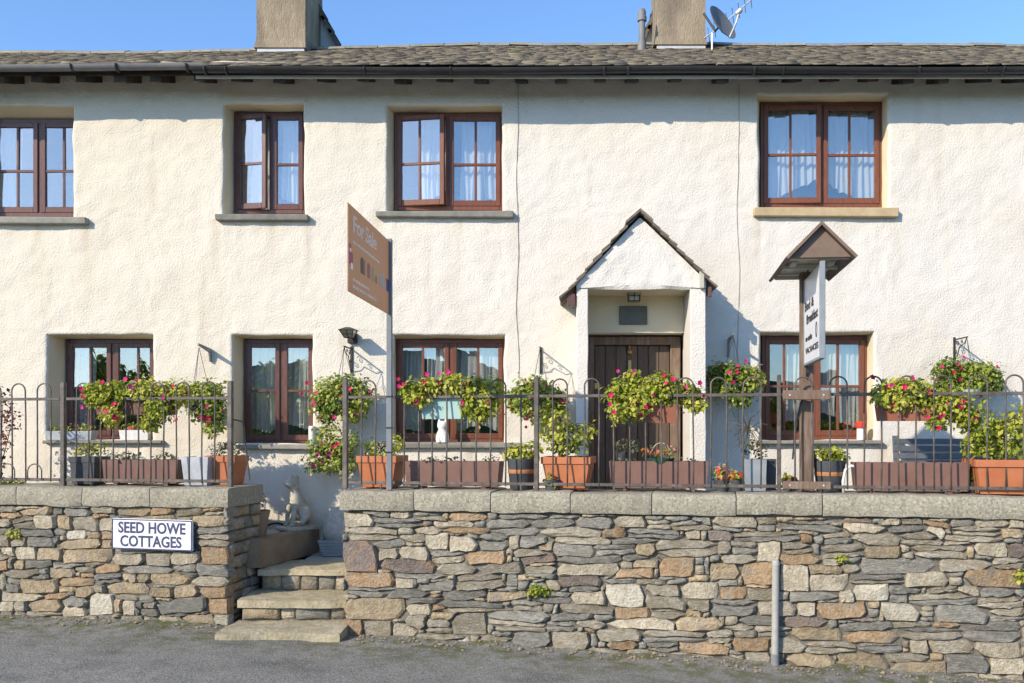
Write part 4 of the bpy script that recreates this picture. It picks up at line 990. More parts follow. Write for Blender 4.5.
# ------------------------------------------------------------------ railings (bow-top)
RT = .13                                                  # the railings stand this far behind the wall face
ZR, ZH, ZB = 2.0, 2.15, 1.22
def railing(label, s_list, posts, s0, s1, stays=(), zpost=2.16):
    t = thing('railing', WF((s0+s1)/2, RT, COPE_Z), label, 'railing')
    obj('top_rail', MB().cbox(s0, s1, RT-.006, RT+.006, ZR-.014, ZR+.014, .003, T=lambda p: WF(*p)), M['rail'], t)
    obj('bottom_rail', MB().cbox(s0, s1, RT-.006, RT+.006, ZB-.014, ZB+.014, .003, T=lambda p: WF(*p)), M['rail'], t)
    for a, b in s_list:
        r = (b-a)/2; pts = [(a, RT, ZB-.02)] + [(a, RT, z) for z in (1.5, 1.8)]
        pts += [((a+b)/2 - r*math.cos(q), RT, ZH-r + r*math.sin(q)) for q in np.linspace(0, math.pi, 13)]
        pts += [(b, RT, z) for z in (1.8, 1.5)] + [(b, RT, ZB-.02)]
        wob = random.uniform(-.004, .004)
        ln_ = random.uniform(-.006, .006); mb = MB(); mb.tube([WF(p[0] + ln_*max(0, p[2]-ZB)/.9 + .002*math.sin(p[2]*9+wob*900), p[1] + wob, p[2]) for p in pts], .0075, 8); obj('bow_top_bar', mb, M['rail'], t, smooth=True)
    for s, z0, tt, w_ in posts:
        obj('post', MB().cbox(s-w_, s+w_, tt-w_, tt+w_, z0, zpost, .004, T=lambda p: WF(*p)), M['rail'], t)
    for a, b in stays: obj('stay', MB().tube([a, b], .008, 8), M['rail'], t)
    return t
def hoops(pxs):
    return [(WS(a, 400, RT)[0], WS(b, 400, RT)[0]) for a, b in pxs]
def spaced(s_from, s_to, w_, first=0):
    out = []; s = s_from
    while s + w_ <= s_to + .01: out.append((s, s + w_)); s += 2*w_
    return out
sp = lambda px: WS(px, 400, RT)[0]
far = hoops([(12.5, 26), (37.5, 51)]) + [(sp(-13), sp(1)), (sp(-38), sp(-25))]
tl = railing('short bow topped railing at the far left edge, bare bars', far, [], sp(-45), sp(60))
for px in (30, 3):                                          # low hoops between its bars
    a, b = sp(px-1), sp(px+13); r = (b-a)/2
    obj('low_hoop', MB().tube([WF(a, RT-.018, ZB)] + [WF((a+b)/2 - r*math.cos(q), RT-.018, 1.235+.06 + r*math.sin(q)) for q in np.linspace(0, math.pi, 11)] + [WF(b, RT-.018, ZB)], .006, 6), M['rail'], tl, smooth=True)
d_ = (sp(215) - sp(76))/11
lb = [sp(76) + d_*i for i in range(12)]
railing('bow topped railing on the left wall, ending beside the steps', [(lb[i], lb[i+1]) for i in range(0, 12, 2)], [(sp(63.5), COPE_Z, RT, .022), (sp(230.5), 1.0, RT-.0, .022)], sp(63.5), sp(230.5),
        [(WF(sp(232.5), RT, 1.80), WF(sp(236.5), RT+.12, 1.78)), (WF(sp(236.5), RT+.12, 1.78), WF(sp(239), RT+.2, 1.22))])
d_ = .1275
rb = []
def seg(a, b, n):
    L_ = np.linspace(sp(a), sp(b), n); return [(L_[i], L_[i+1]) for i in range(0, n-1, 2)]
hl = hoops([(361, 375.5)]) + seg(404, 520.5, 9)[:4] + []
bars1 = [361.5, 375.5, 404, 418.5, 432, 446.5, 461, 476, 490.5, 505.7]
hl = hoops([(bars1[i], bars1[i+1]) for i in range(0, 10, 2)]) + hoops([(505.7+15.2, 536-.1)])[:0]
bars2 = [505.7, 521, 553, 567.5, 584.5, 599, 613.8, 630, 645.8, 661.5, 677.8, 693.5, 711, 726.5, 743, 761]
hl = hoops([(bars1[i], bars1[i+1]) for i in range(0, 8, 2)]) + hoops([(490.5, 505.7)]) + hoops([(bars2[i], bars2[i+1]) for i in range(2, 16, 2)])
hl += hoops([(795, 812), (830, 847.5), (864, 881.5), (898.5, 916), (934, 951), (968.5, 987), (1006, 1024), (1043, 1062), (1081, 1100)])
lone = [521]
tr = railing('long bow topped railing on the right wall, hung with flower troughs', hl, [(sp(345.5), COPE_Z, RT, .022), (sp(536.5), COPE_Z, RT, .02), (sp(779), COPE_Z, RT, .017)], sp(345), sp(1110), zpost=2.17)
obj('plain_bar', MB().tube([WF(sp(521), RT, 1.2), WF(sp(521), RT, ZH-.1)], .0075, 8), M['rail'], tr, smooth=True)
for px in (521, 614, 694, 946, 381): obj('foot', MB().cbox(sp(px)-.008, sp(px)+.008, RT-.008, RT+.008, COPE_Z-.005, ZB, .002, T=lambda p: WF(*p)), M['rail'], tr)

# ------------------------------------------------------------------ lettering
def text(s, size, T, m_, parent, name='lettering', depth=.0015, align='CENTER', sx=1.0, bold=0.0):
    cu = bpy.data.curves.new('t', 'FONT'); cu.body = s; cu.size = size; cu.align_x = align; cu.align_y = 'CENTER'; cu.extrude = depth; cu.offset = bold; cu.resolution_u = 3
    o = bpy.data.objects.new('t', cu); col.objects.link(o); bpy.context.view_layer.update()
    me = bpy.data.meshes.new_from_object(o.evaluated_get(bpy.context.evaluated_depsgraph_get()))
    v = np.zeros(len(me.vertices)*3); me.vertices.foreach_get('co', v); v = v.reshape(-1, 3); v[:,0] *= sx
    f = [tuple(p.vertices) for p in me.polygons]
    bpy.data.objects.remove(o); bpy.data.curves.remove(cu); bpy.data.meshes.remove(me)
    return obj(name, ([T(p) for p in v], f), m_, parent, fix=False)
# street name plate on the left wall
a = WS(112.5, 534, -.05); b = WS(193, 534, -.05); zc_ = WS(152, 534.5, -.05)[1]; sc_ = (a[0]+b[0])/2; hw = (b[0]-a[0])/2; hh = .143
pl = thing('street_name_plate', WF(sc_, -.05, zc_), 'white name plate reading SEED HOWE COTTAGES on the left stone wall', 'sign')
tilt = .012
PT_ = lambda p: WF(sc_ + p[0], -.05 - p[2], zc_ + p[1] - p[0]*tilt)
obj('plate', MB(PT_).cbox(-hw, hw, -hh, hh, -.012, .012, .006), M['signw'], pl)
mb = MB(PT_); e = .009
mb.box(-hw+.004, hw-.004, hh-e-.004, hh-.004, .012, .016).box(-hw+.004, hw-.004, -hh+.004, -hh+e+.004, .012, .016).box(-hw+.004, -hw+.004+e, -hh+e+.004, hh-e-.004, .012, .016).box(hw-.004-e, hw-.004, -hh+e+.004, hh-e-.004, .012, .016)
obj('border', mb, M['signb'], pl)
LT = lambda dx, dy: (lambda p: PT_((p[0]+dx, p[1]+dy, .0135+p[2])))
text('SEED HOWE', .142, LT(0, .056), M['signb'], pl, sx=.86, bold=.0035); text('COTTAGES', .142, LT(-.01, -.07), M['signb'], pl, sx=.86, bold=.0035)
for sx in (-1, 1): obj('wall_plug', MB(PT_).box(sx*.2-.01, sx*.2+.01, -.01, .01, -.08, -.012), M['core'], pl)

# for sale board on its post, board end-on to the street
pd = 8.28
postx = fx(389.5, pd)
fs_ = thing('for_sale_board', (postx, pd-D, COPE_Z), 'tan For Sale board on a pale grey post lashed to the railing', 'sign')
py_ = pd - D
obj('post', MB().cbox(postx-.024, postx+.024, py_-.024, py_+.024, COPE_Z, fz(239, pd), .004), M['post'], fs_)
# board: far edge at the post, near edge towards the street
zt, zb = fz(241, pd), fz(314.5, pd)
f_far = np.array([postx-.004, py_-.026]); dn = pd*(zt-zb)/( (292-201)/F*pd )       # near edge distance from its apparent height
dn = 6.88; near = np.array([fx(348.3, dn), dn - D])
v2 = near - f_far; Lb = np.linalg.norm(v2); v2 /= Lb; nb2 = np.array([-v2[1], v2[0]])
if nb2 @ (CAM2 - f_far) < 0: nb2 = -nb2
BT = lambda p: (f_far[0] + v2[0]*(Lb-p[0]) + nb2[0]*p[2], f_far[1] + v2[1]*(Lb-p[0]) + nb2[1]*p[2], zb + p[1])   # x from the near edge, y up, z out of the face
Hb = zt - zb
obj('board', MB(BT).cbox(0, Lb, 0, Hb, -.008, .002, .002), M['tan'], fs_)
def bt(dx, dy): return lambda p: BT((p[0]+dx, p[1]+dy, .0035+p[2]))
kx_ = Lb*.62/(Hb*.27*3.55)
text('For', Hb*.27, bt(Lb*.09, Hb*.80), M['cream'], fs_, align='LEFT', sx=kx_, bold=.003); text('Sale', Hb*.27, bt(Lb*.375, Hb*.80), M['cream'], fs_, align='LEFT', sx=kx_, bold=.003)
mb = MB(BT)                                                 # lines of small print too fine to read
for (x0, x1, yy, h) in ((.09, .74, .60, .032), (.09, .48, .165, .034), (.09, .66, .085, .032)):
    x = x0
    while x < x1:
        w_ = random.uniform(.015, .05); mb.box(x*Lb, min(x+w_, x1)*Lb, (yy-h/2)*Hb, (yy+h/2)*Hb, .002, .0032); x += w_ + .011
tag(obj('small_print', mb, M['cream'], fs_), kind='stuff')
cols = [(.09,.085,.06),(.40,.20,.17),(.42,.13,.10),(.33,.36,.22),(.27,.19,.15),(.45,.42,.38)]
for i, (x, c) in enumerate(zip((.26, .345, .42, .53, .62, .74), cols)):
    mb = MB(BT); w_ = (.075, .03, .07, .06, .05, .11)[i]*Lb; h = (.17, .17, .16, .15, .08, .16)[i]*Hb; y0 = (.30)*Hb
    mb.add([(x*Lb, y0, .0022), (x*Lb+w_, y0, .0022), (x*Lb+w_, y0+h, .0022), (x*Lb+w_/2, y0+h*1.18, .0022), (x*Lb, y0+h, .0022),
            (x*Lb, y0, .0034), (x*Lb+w_, y0, .0034), (x*Lb+w_, y0+h, .0034), (x*Lb+w_/2, y0+h*1.18, .0034), (x*Lb, y0+h, .0034)],
           [(4,3,2,1,0),(5,6,7,8,9)] + [(k, (k+1)%5, (k+1)%5+5, k+5) for k in range(5)]); obj('printed_house', mb, flat('print_%d' % i, c), fs_)
obj('pink_emblem', MB(BT).box(.002, .09*Lb, .32*Hb, .46*Hb, .002, .0036).box(.002, .05*Lb, .46*Hb, .55*Hb, .002, .0036), flat('pink_print', (.50,.10,.13)), fs_)
obj('emblem_letter', MB(BT).box(.045*Lb, .085*Lb, .27*Hb, .34*Hb, .002, .0040).box(.02*Lb, .05*Lb, .46*Hb, .5*Hb, .002, .004), M['signw'], fs_)
obj('blue_panel', MB(BT).box(.925*Lb, .995*Lb, .30*Hb, .46*Hb, .002, .0036), flat('blue_print', (.03,.08,.30)), fs_)
for z in (ZR+.0, 1.72, 1.5): obj('strap', MB().box(postx-.028, postx+.028, py_-.028, py_+.03, z-.006, z+.006), M['black'], fs_)

# bed and breakfast sign: post with a small gabled roof, board hung end-on
sd_ = 7.95; sx_ = fx(806.5, sd_); sy_ = sd_ - D
hs = thing('guest_house_sign', (sx_, sy_, COPE_Z), 'brown post with little gabled roof and a white bed and breakfast board', 'sign')
obj('post', MB().cbox(sx_-.052, sx_+.052, sy_-.05, sy_+.05, COPE_Z, fz(272, sd_), .006), M['brwood'], hs)
rd0, rd1 = 6.95, 8.02                                         # the roof runs from the street side back over the post
ax, az_ = fx(821.5, rd0), fz(224.5, rd0); lx_, lz_ = fx(790.5, rd0), fz(257, rd0); rx_, rz_ = fx(853.5, rd0), fz(256, rd0)
W_ = (rx_-lx_)/2; ax = (lx_+rx_)/2; Hh = az_ - (lz_+rz_)/2; lz_ = az_ - Hh
shift = fx(778+33.5, rd1) * 0
ca = np.array([ax, rd0-D]); 
cb = np.array([sx_ - .03, rd1-D+.05])
dr_ = (cb-ca); Lr = np.linalg.norm(dr_); dr_ /= Lr; pr_ = np.array([dr_[1], -dr_[0]])
ST = lambda p: (ca[0] + dr_[0]*p[1] + pr_[0]*p[0], ca[1] + dr_[1]*p[1] + pr_[1]*p[0], lz_ + p[2])
for sg in (-1, 1):
    n_ = (Hh/math.hypot(W_, Hh), W_/math.hypot(W_, Hh)); th = .022
    mb = MB(ST); vs = []
    for yv in (0, Lr):
        vs += [(sg*(W_+.012), yv, -.012), (0, yv, Hh), (0, yv, Hh+.03), (sg*(W_+.03), yv, .002)]
    mb.add(vs, [(0,1,2,3),(7,6,5,4),(0,4,5,1),(1,5,6,2),(2,6,7,3),(3,7,4,0)]); obj('roof_slope', mb, M['brroof'], hs)
    obj('lamp_block', MB(ST).cbox(sg*W_*.62-.03, sg*W_*.62+.03, Lr*.35, Lr*.7, .015, .10, .01), M['pale'], hs)
obj('gable_board', MB(ST).prism([(-W_+.012, .004), (W_-.012, .004), (0, Hh-.006)], .05, .075), M['brroof'], hs)
obj('underside', MB(ST).box(-W_*.80, W_*.80, .09, Lr-.02, .045, .055), M['pale'], hs)
for yv in (.12, Lr*.5, Lr-.06): obj('tie_beam', MB(ST).cbox(-W_*.93, W_*.93, yv-.02, yv+.02, .0, .035, .003), M['pale'], hs)
# board
zt, zb = fz(280.6, 7.88), fz(364.7, 7.88)
bn = 7.30
far2 = np.array([fx(804.3, 7.88), 7.88-D]); 
dn = 7.03; near2 = np.array([fx(820.5, dn), dn-D])
v3 = near2-far2; L3 = np.linalg.norm(v3); v3 /= L3; n3 = np.array([-v3[1], v3[0]])
if n3 @ (CAM2-far2) < 0: n3 = -n3
HT = lambda p: (far2[0] + v3[0]*p[0] + n3[0]*p[2], far2[1] + v3[1]*p[0] + n3[1]*p[2], zb + p[1])
H3 = zt-zb
obj('board', MB(HT).cbox(.0, L3, 0, H3, -.03, 0, .003), M['signw'], hs)
fr = MB(HT); fr.cbox(L3-.02, L3+.012, -.012, H3+.012, -.035, .006, .003).cbox(-.012, .012, -.012, H3+.012, -.035, .006, .003).cbox(.012, L3-.02, -.014, .008, -.034, .006, .003)
obj('board_frame', fr, M['blueg'], hs)
ht = lambda dx, dy: (lambda p: HT((p[0]+dx, p[1]+dy, .0016+p[2])))
text('Bed &', H3*.15, ht(L3*.05, H3*.66), M['black'], hs, align='LEFT', sx=L3*.55/(H3*.15*2.4), bold=.002)
text('Breakfast', H3*.15, ht(L3*.16, H3*.50), M['black'], hs, align='LEFT', sx=L3*.76/(H3*.15*4.1), bold=.002)
text('en-suite', H3*.1, ht(L3*.1, H3*.285), M['black'], hs, align='LEFT', sx=L3*.46/(H3*.1*3.6), bold=.001)
text('VACANCIES', H3*.095, ht(L3*.1, H3*.14), M['black'], hs, align='LEFT', sx=L3*.78/(H3*.095*5.3), bold=.001)
ring = MB(HT); R_ = H3*.055
ring.tube([(L3*.78 + R_*.8*math.cos(q), H3*.32 + R_*1.5*math.sin(q), .002) for q in np.linspace(0, 6.28, 17)], .003, 5); obj('round_mark', ring, M['black'], hs)
obj('hanger', MB(HT).tube([(L3*.12, H3+.0, -.015), (L3*.12, H3+.12, -.015)], .006, 6).tube([(L3*.85, H3, -.015), (L3*.85, H3+.12, -.015)], .006, 6), M['iron'], hs)
cab = [HT((.02, -.0, -.02)), HT((-.01, -.1, -.02)), HT((-.05, -.16, -.05)), WF(sp(801), RT+.06, 1.92), WF(sp(796), RT+.05, 1.7), WF(sp(793), RT+.04, 1.45)]
obj('cable', MB().tube(cab, .008, 6), M['black'], hs)
sA, sB = sp(782.5), sp(830.5); 
for (z0, z1) in ((1.955, 2.035), (1.20, 1.265)):
    b_ = obj('cross_board', MB().cbox(sA, sB, RT-.045, RT-.012, z0, z1, .005, T=lambda p: WF(*p)), M['brwood'], hs)
    for q in (.15, .85):
        c = WF(sA+(sB-sA)*q, RT-.046, (z0+z1)/2); obj('bolt', MB().lathe([(.0,-.004),(.009,-.004),(.009,.0),(.0,.003)], (0,0,0), 8, T=lambda p: (c[0]+p[0], c[1]-p[2], c[2]+p[1])), M['alu'], b_)

# pole in front of the right wall
s, z = WS(775, 562, -.06); x, y, _ = WF(s, -.06, 0); z0 = float(road_z(x))
mb = MB(); mb.tube([(x, y, z0-.1), (x+.002, y, z0+.3), (x+.006, y, z-.03)], .03, 14); pole = thing('pipe_pole', (x, y, z0), 'thin galvanised pole standing in the road against the stone wall', 'pole')
smooth_angle(obj('tube', mb, M['pole'], pole)); smooth_angle(obj('cap', MB().lathe([(.033,0),(.033,.03),(.026,.045),(.01,.052)], (x+.006, y, z-.03), 14), M['pole'], pole))
smooth_angle(obj('boot', MB().lathe([(.036,-.05),(.036,.1),(.031,.105)], (x, y, z0), 14), M['pipe'], pole))

# ------------------------------------------------------------------ foliage
def leaf_arrays(clumps, n, size, seed, droop=.2, spiky=1.0, jit=.5):
    """clumps: (centre, radii); leaves lie mostly towards each clump's outside and turn their faces out and up"""
    g = np.random.default_rng(seed); vol = np.array([(r[0]*r[1]*r[2])**.7 for _, r in clumps]); pr = vol/vol.sum()
    k = g.choice(len(clumps), n, p=pr); C_ = np.array([c for c, _ in clumps])[k]; Rr = np.array([r for _, r in clumps])[k]
    d = g.normal(size=(n, 3)); d /= np.linalg.norm(d, axis=1)[:,None]
    rad = g.uniform(.25, 1, n)**.55 * (1 + .22*np.sin(d[:,0]*7 + k)*np.cos(d[:,2]*6+seed)); rad *= 1 + .26*g.normal(size=n)*(g.random(n) < .4)
    pos = C_ + d*Rr*rad[:,None]
    nrm = d*.8 + np.array([0, -.15, .55]) + g.normal(size=(n,3))*jit; nrm /= np.linalg.norm(nrm, axis=1)[:,None]
    ax = d*.7*spiky + np.array([0, 0, -droop]) + g.normal(size=(n,3))*.6; ax -= nrm*(ax*nrm).sum(1)[:,None]; ax /= np.linalg.norm(ax, axis=1)[:,None]
    sd2 = np.cross(nrm, ax); L_ = size*g.uniform(.45, 1.5, n)[:,None]; w_ = L_*g.uniform(.28, .42, n)[:,None]
    V = np.stack([pos, pos + ax*L_*.5 - sd2*w_ + nrm*L_*.1, pos + ax*L_*.5, pos + ax*L_*.5 + sd2*w_ + nrm*L_*.1, pos + ax*L_ - nrm*L_*.12], 1).reshape(-1, 3)
    b = np.arange(n)[:,None]*5
    Fc = np.concatenate([b+np.array([[0,2,1]]), b+np.array([[1,2,4]]), b+np.array([[0,3,2]]), b+np.array([[2,3,4]])])
    t = np.clip(.54 + .24*g.normal(size=n) + .22*np.sin(k*2.1 + seed), 0, 1)
    return V, Fc, np.repeat(t, 5)
def foliage(parent, clumps, n, size, m_, seed, **kw):
    V, Fc, t = leaf_arrays(clumps, n, size, seed, **kw)
    return tag(obj('foliage', (V, Fc), m_, parent, tint=t), kind='stuff')
def flower_arrays(pts, size, seed):
    g = np.random.default_rng(seed); V = []; Fc = []; T_ = []
    for c, nr in pts:
        nr = np.array(nr) + g.normal(size=3)*.3; nr /= np.linalg.norm(nr); a = np.cross(nr, [0, 0, 1.01]); a /= np.linalg.norm(a); b = np.cross(nr, a)
        s = size*g.uniform(.7, 1.2); n0 = len(V); V.append(np.array(c) - nr*s*.45)
        for q in range(10):
            t = q*math.pi/5; r = s*(1.0 if q % 2 else .66); V.append(np.array(c) + (a*math.cos(t) + b*math.sin(t))*r + nr*g.uniform(-.12, .12)*s)
        for q in range(10): Fc.append((n0, n0+1+q, n0+1+(q+1) % 10))
        T_ += [g.random()]*11
    return np.array(V), np.array(Fc), T_
def flowers(parent, pts, size, m_, seed):
    return tag(obj('flowers', flower_arrays(pts, size, seed), m_, parent, tint=flower_arrays(pts, size, seed)[2]), kind='stuff') if False else _fl(parent, pts, size, m_, seed)
def _fl(parent, pts, size, m_, seed):
    V, Fc, T_ = flower_arrays(pts, size, seed)
    return tag(obj('flowers', (V, Fc), m_, parent, tint=T_), kind='stuff')
def on_clumps(clumps, n, seed, k=1.02):
    g = np.random.default_rng(seed); out = []
    for _ in range(n):
        c, r = clumps[g.integers(len(clumps))]; d = g.normal(size=3); d[1] = -abs(d[1])-.35; d /= np.linalg.norm(d); d[2] = max(d[2], -.6)
        out.append((np.array(c) + d*np.array(r)*k, d + np.array([0, -.6, .15])))
    return out
def trails(parent, clumps, n, seed, m_=None, name='stems'):
    g = np.random.default_rng(seed); mb = MB(); base = np.mean([c for c, _ in clumps], 0)
    for _ in range(n):
        c, r = clumps[g.integers(len(clumps))]; e = np.array(c) + g.uniform(-.8, .8, 3)*np.array(r)
        mid = (base+e)/2 + g.normal(size=3)*.02 + np.array([0,0,.03]); mb.tube([base, mid, e], [.004, .003, .002], 5)
    return obj(name, mb, m_ or M['stem'], parent)
def cl(px, py, d, rx, rz, ry=None):                          # clump from its centre pixel, distance and radii in pixels
    k = d/F; return (P(px, py, d), (rx*k, (ry if ry else (rx+rz)/2*.8)*k, rz*k))
def wd_at(px, t): return WP(px, 430, t)[1] + D                 # distance of a wall point (t behind the face) at this column
# ------------------------------------------------------------------ pots and plants on the wall top
def wall_frame(px, t):                                       # local frame on the wall top at this column
    s = WS(px, 480, t)[0]; x, y, _ = WF(s, t, 0); return Frame((x, y, COPE_Z), -WANG), wd_at(px, t)
def square_pot(name, px0, px1, py_top, t, m_, label, cat='planter', taper=.8, rim=True, depth=None, bands=0, foot=.012, group=None, zb=None):
    T, d = wall_frame((px0+px1)/2, t); hx = (px1-px0)/2/F*d; h = EYE + (CY-py_top)/F*d - COPE_Z; hy = depth/2 if depth else hx*.9
    th = thing(name, T.o, label, cat, group); k = taper; ky = max(taper, .75)
    r = [(hx*k, hy*ky, foot), (hx*(1-.06), hy*(1-.06), h*.8)] if rim else [(hx*k, hy*ky, foot), (hx, hy, h)]
    if rim: r += [(hx, hy, h*.8), (hx*1.0, hy, h)]
    r += [(hx-.014, hy-.014, h), (hx-.02, hy-.02, h-.03)]
    obj('pot', MB(T).frustum(r), m_, th)
    obj('soil', MB(T).frustum([(hx-.022, hy-.022, h-.06), (hx-.0205, hy-.0205, h-.028)]), M['soil'], th)
    for a in (-1, 1): obj('foot', MB(T).cbox(a*hx*k*.7-.02, a*hx*k*.7+.02, -hy*ky*.9, hy*ky*.9, 0, foot, .002), m_, th)
    if bands:
        for i in range(bands):
            x = -hx*.9 + 2*hx*.9*(i+.5)/bands
    return th, T, d, h
def round_pot(name, px0, px1, py_top, t, m_, label, cat='planter', band=True, taper=.82):
    T, d = wall_frame((px0+px1)/2, t); r = (px1-px0)/2/F*d; h = EYE + (CY-py_top)/F*d - COPE_Z
    th = thing(name, T.o, label, cat)
    smooth_angle(obj('pot', MB(T).lathe([(r*taper*.95, 0), (r*taper, .01), (r*.97, h*.75), (r, h*.9), (r, h), (r-.012, h), (r-.015, h-.03), (0.01, h-.03)], n=24), m_, th), 50)
    if band: smooth_angle(obj('band', MB(T).lathe([(r*.945, h*.52), (r*.957, h*.525), (r*.975, h*.645), (r*.96, h*.65)], n=24), M['copper'], th), 50)
    obj('soil', MB(T).lathe([(r-.016, h-.06), (r-.0155, h-.029), (.005, h-.024)], n=20), M['soil'], th)
    return th, T, d, h
def trough(px0, px1, py, t, label, m_=None, zd=.2):
    return square_pot('flower_trough', px0, px1, py, t, m_ or M['brownp'], label, 'trough', taper=.955, rim=False, depth=zd, foot=.025)
TT = .36
th, T, d, h = trough(105, 187, 459.5, TT, 'brown trough on the left wall between black pot and pale planter')
foliage(th, [cl(125, 456, d, 16, 4), cl(165, 457, d, 14, 4)], 160, .035, M['leafd'], 1)
th, T, d, h = square_pot('black_pot', 76, 104, 456.5, TT, M['darkp'], 'black square pot with a yellowing shrub at the left', taper=.86)
foliage(th, [cl(88, 450, d, 11, 7), cl(101, 447, d, 8, 6), cl(80, 452, d, 7, 4)], 260, .03, M['leafy'], 2); trails(th, [cl(90, 450, d, 14, 6)], 14, 2)
th, T, d, h = square_pot('metal_planter', 187, 216, 456.5, TT-.02, M['greyp'], 'pale crumpled metal planter between trough and terracotta pot', taper=.82, rim=False)
th, T, d, h = square_pot('terracotta_pot', 211, 243, 455.5, TT+.08, M['terra'], 'terracotta pot by the end post of the left railing', taper=.72)
foliage(th, [cl(222, 448, d, 12, 7), cl(238, 449, d, 8, 5)], 170, .028, M['leafd'], 4); trails(th, [cl(225, 449, d, 18, 8)], 18, 4)
th, T, d, h = square_pot('terracotta_pot', 362, 403, 455.5, TT, M['terra'], 'terracotta pot behind the For Sale post with yellowing plant', taper=.72)
foliage(th, [cl(372, 448, d, 9, 10), cl(397, 444, d, 8, 10), cl(384, 451, d, 14, 6)], 420, .032, M['leafy'], 5); trails(th, [cl(384, 447, d, 16, 8)], 16, 5)
th, T, d, h = trough(405.5, 503, 461, TT, 'brown trough below the white cat window, right of the For Sale post')
foliage(th, [cl(440, 459, d, 22, 3), cl(490, 459, d, 10, 3)], 110, .03, M['leafd'], 6)
th, T, d, h = round_pot('barrel_pot', 507.5, 536, 458.5, TT, M['darkp'], 'dark barrel pot with copper band left of the shrub pot')
foliage(th, [cl(522, 452, d, 16, 8), cl(512, 455, d, 8, 5), cl(532, 449, d, 7, 8)], 240, .05, M['leafy'], 7)
th, T, d, h = square_pot('terracotta_pot', 544.5, 593.5, 456.5, TT, M['terra'], 'terracotta pot with a tall yellow green shrub left of the door', taper=.74)
cs = [cl(556, 425, d, 18, 22), cl(570, 438, d, 18, 14), cl(548, 410, d, 10, 10), cl(588, 430, d, 9, 7), cl(564, 448, d, 16, 8)]
foliage(th, cs, 1000, .042, M['leafy'], 8); trails(th, cs, 26, 8)
th, T, d, h = trough(610, 708, 461, TT, 'brown trough in front of the porch door')
foliage(th, [cl(625, 459.5, d, 10, 3), cl(690, 460, d, 10, 2)], 70, .03, M['leafd'], 9)
trough_top = (T, h, d)
th, T, d, h = trough(854, 964, 462.5, TT-.02, 'brown trough in front of the bench')
th, T, d, h = square_pot('terracotta_pot', 970, 1030, 459, TT-.02, M['terra'], 'big terracotta pot with a yellow green bush at the right edge', taper=.8)
cs = [cl(985, 428, d, 20, 20), cl(1008, 434, d, 20, 18), cl(1020, 418, d, 12, 12), cl(975, 446, d, 12, 10), cl(1000, 450, d, 22, 8)]
foliage(th, cs, 1050, .05, M['leafy'], 10); trails(th, cs, 26, 10)
th, T, d, h = square_pot('tall_planter', 744, 766, 459, TT-.04, M['blueg'], 'tall blue grey square planter with a sparse grey shrub beside the porch', taper=.9, rim=False)
cs = [cl(752, 447, d, 13, 12), cl(762, 452, d, 8, 8)]
foliage(th, cs, 170, .03, M['leafd'], 11); trails(th, [cl(748, 430, d, 26, 26)], 34, 11)
th, T, d, h = square_pot('tall_planter', 766, 776, 459, TT+.1, M['darkp'], 'narrow dark planter right behind the blue grey planter', taper=.9, rim=False)
th, T, d, h = round_pot('barrel_pot', 814, 845, 460.5, TT, M['darkp'], 'dark barrel pot with copper band right of the sign post')
foliage(th, [cl(828, 454, d, 16, 7), cl(818, 455, d, 8, 6), cl(842, 455, d, 8, 5)], 230, .05, M['leafy'], 12)
# white edged cover standing against the trough
T, d = wall_frame(849, TT-.1); mb = MB(T); mb.tube([(-.045, 0, 0), (-.05, 0, .1), (-.03, 0, .2), (.02, 0, .235), (.07, 0, .22)], .012, 8)
tag(obj('white_pipe_bend', mb, M['white'], smooth=True), 'bent white pipe between barrel pot and brown trough', 'pipe')
# begonias standing low between troughs
def bedding(px, py, rx, rz, label, seed, mflower, n=18, t=TT):
    T, d = wall_frame(px, t); th = thing('bedding_plant', T.o, label, 'plant'); c = [cl(px, py, d, rx, rz)]
    hb = .1
    smooth_angle(obj('pot', MB(T).lathe([(.055, 0), (.075, hb), (.068, hb), (.065, hb-.02), (.01, hb-.02)], n=16), M['darkp'], th))
    foliage(th, c, 150, .035, M['leafg'], seed); _fl(th, on_clumps(c, n, seed), .02, mflower, seed); return th
bedding(722, 474, 9, 9, 'pink begonia in a small pot right of the porch trough', 21, M['petalp'], 26)
bedding(736, 478, 7, 7, 'orange red begonia beside the tall blue grey planter', 22, mat('scarlet_petal', (1,1,1), tint=[(.65,.05,.02),(.75,.13,.02),(.7,.04,.05)], trans=.35, rough=.6), 24)
bedding(790, 481, 8, 5, 'low pink flowers at the foot of the sign post', 23, M['petalp'], 16)
bedding(968, 474, 6, 9, 'small leafy green plant between trough and big terracotta pot', 24, M['petal'], 1)
bedding(552, 482, 9, 6, 'small flowering plant under the shrub pot left of the door', 25, M['petal'], 8, TT-.17)
# pots standing in the porch trough
T, h, d = trough_top
def in_trough(px): 
    s = WS(px, 480, TT)[0]; x, y, _ = WF(s, TT, 0); return Frame((x, y, COPE_Z + h - .028), -WANG)
T2 = in_trough(622); th = thing('small_plant_pot', T2.o, 'small black pot with a feathery plant standing in the porch trough', 'plant pot')
smooth_angle(obj('pot', MB(T2).lathe([(.045,0),(.06,.11),(.054,.11),(.05,.09),(.01,.09)], n=18), M['darkp'], th)); cs = [cl(623, 445, d, 8, 7), cl(633, 446, d, 7, 8)]
foliage(th, cs, 170, .028, M['leafd'], 31); trails(th, cs, 10, 31)
T2 = in_trough(661); th = thing('flower_basket', T2.o, 'green flower bowl with a hoop handle standing in the porch trough', 'basket')
smooth_angle(obj('bowl', MB(T2).lathe([(.10,0),(.125,.055),(.118,.055),(.11,.03),(.01,.03)], n=22), flat('dark_green_bowl', (.03,.09,.06)), th))
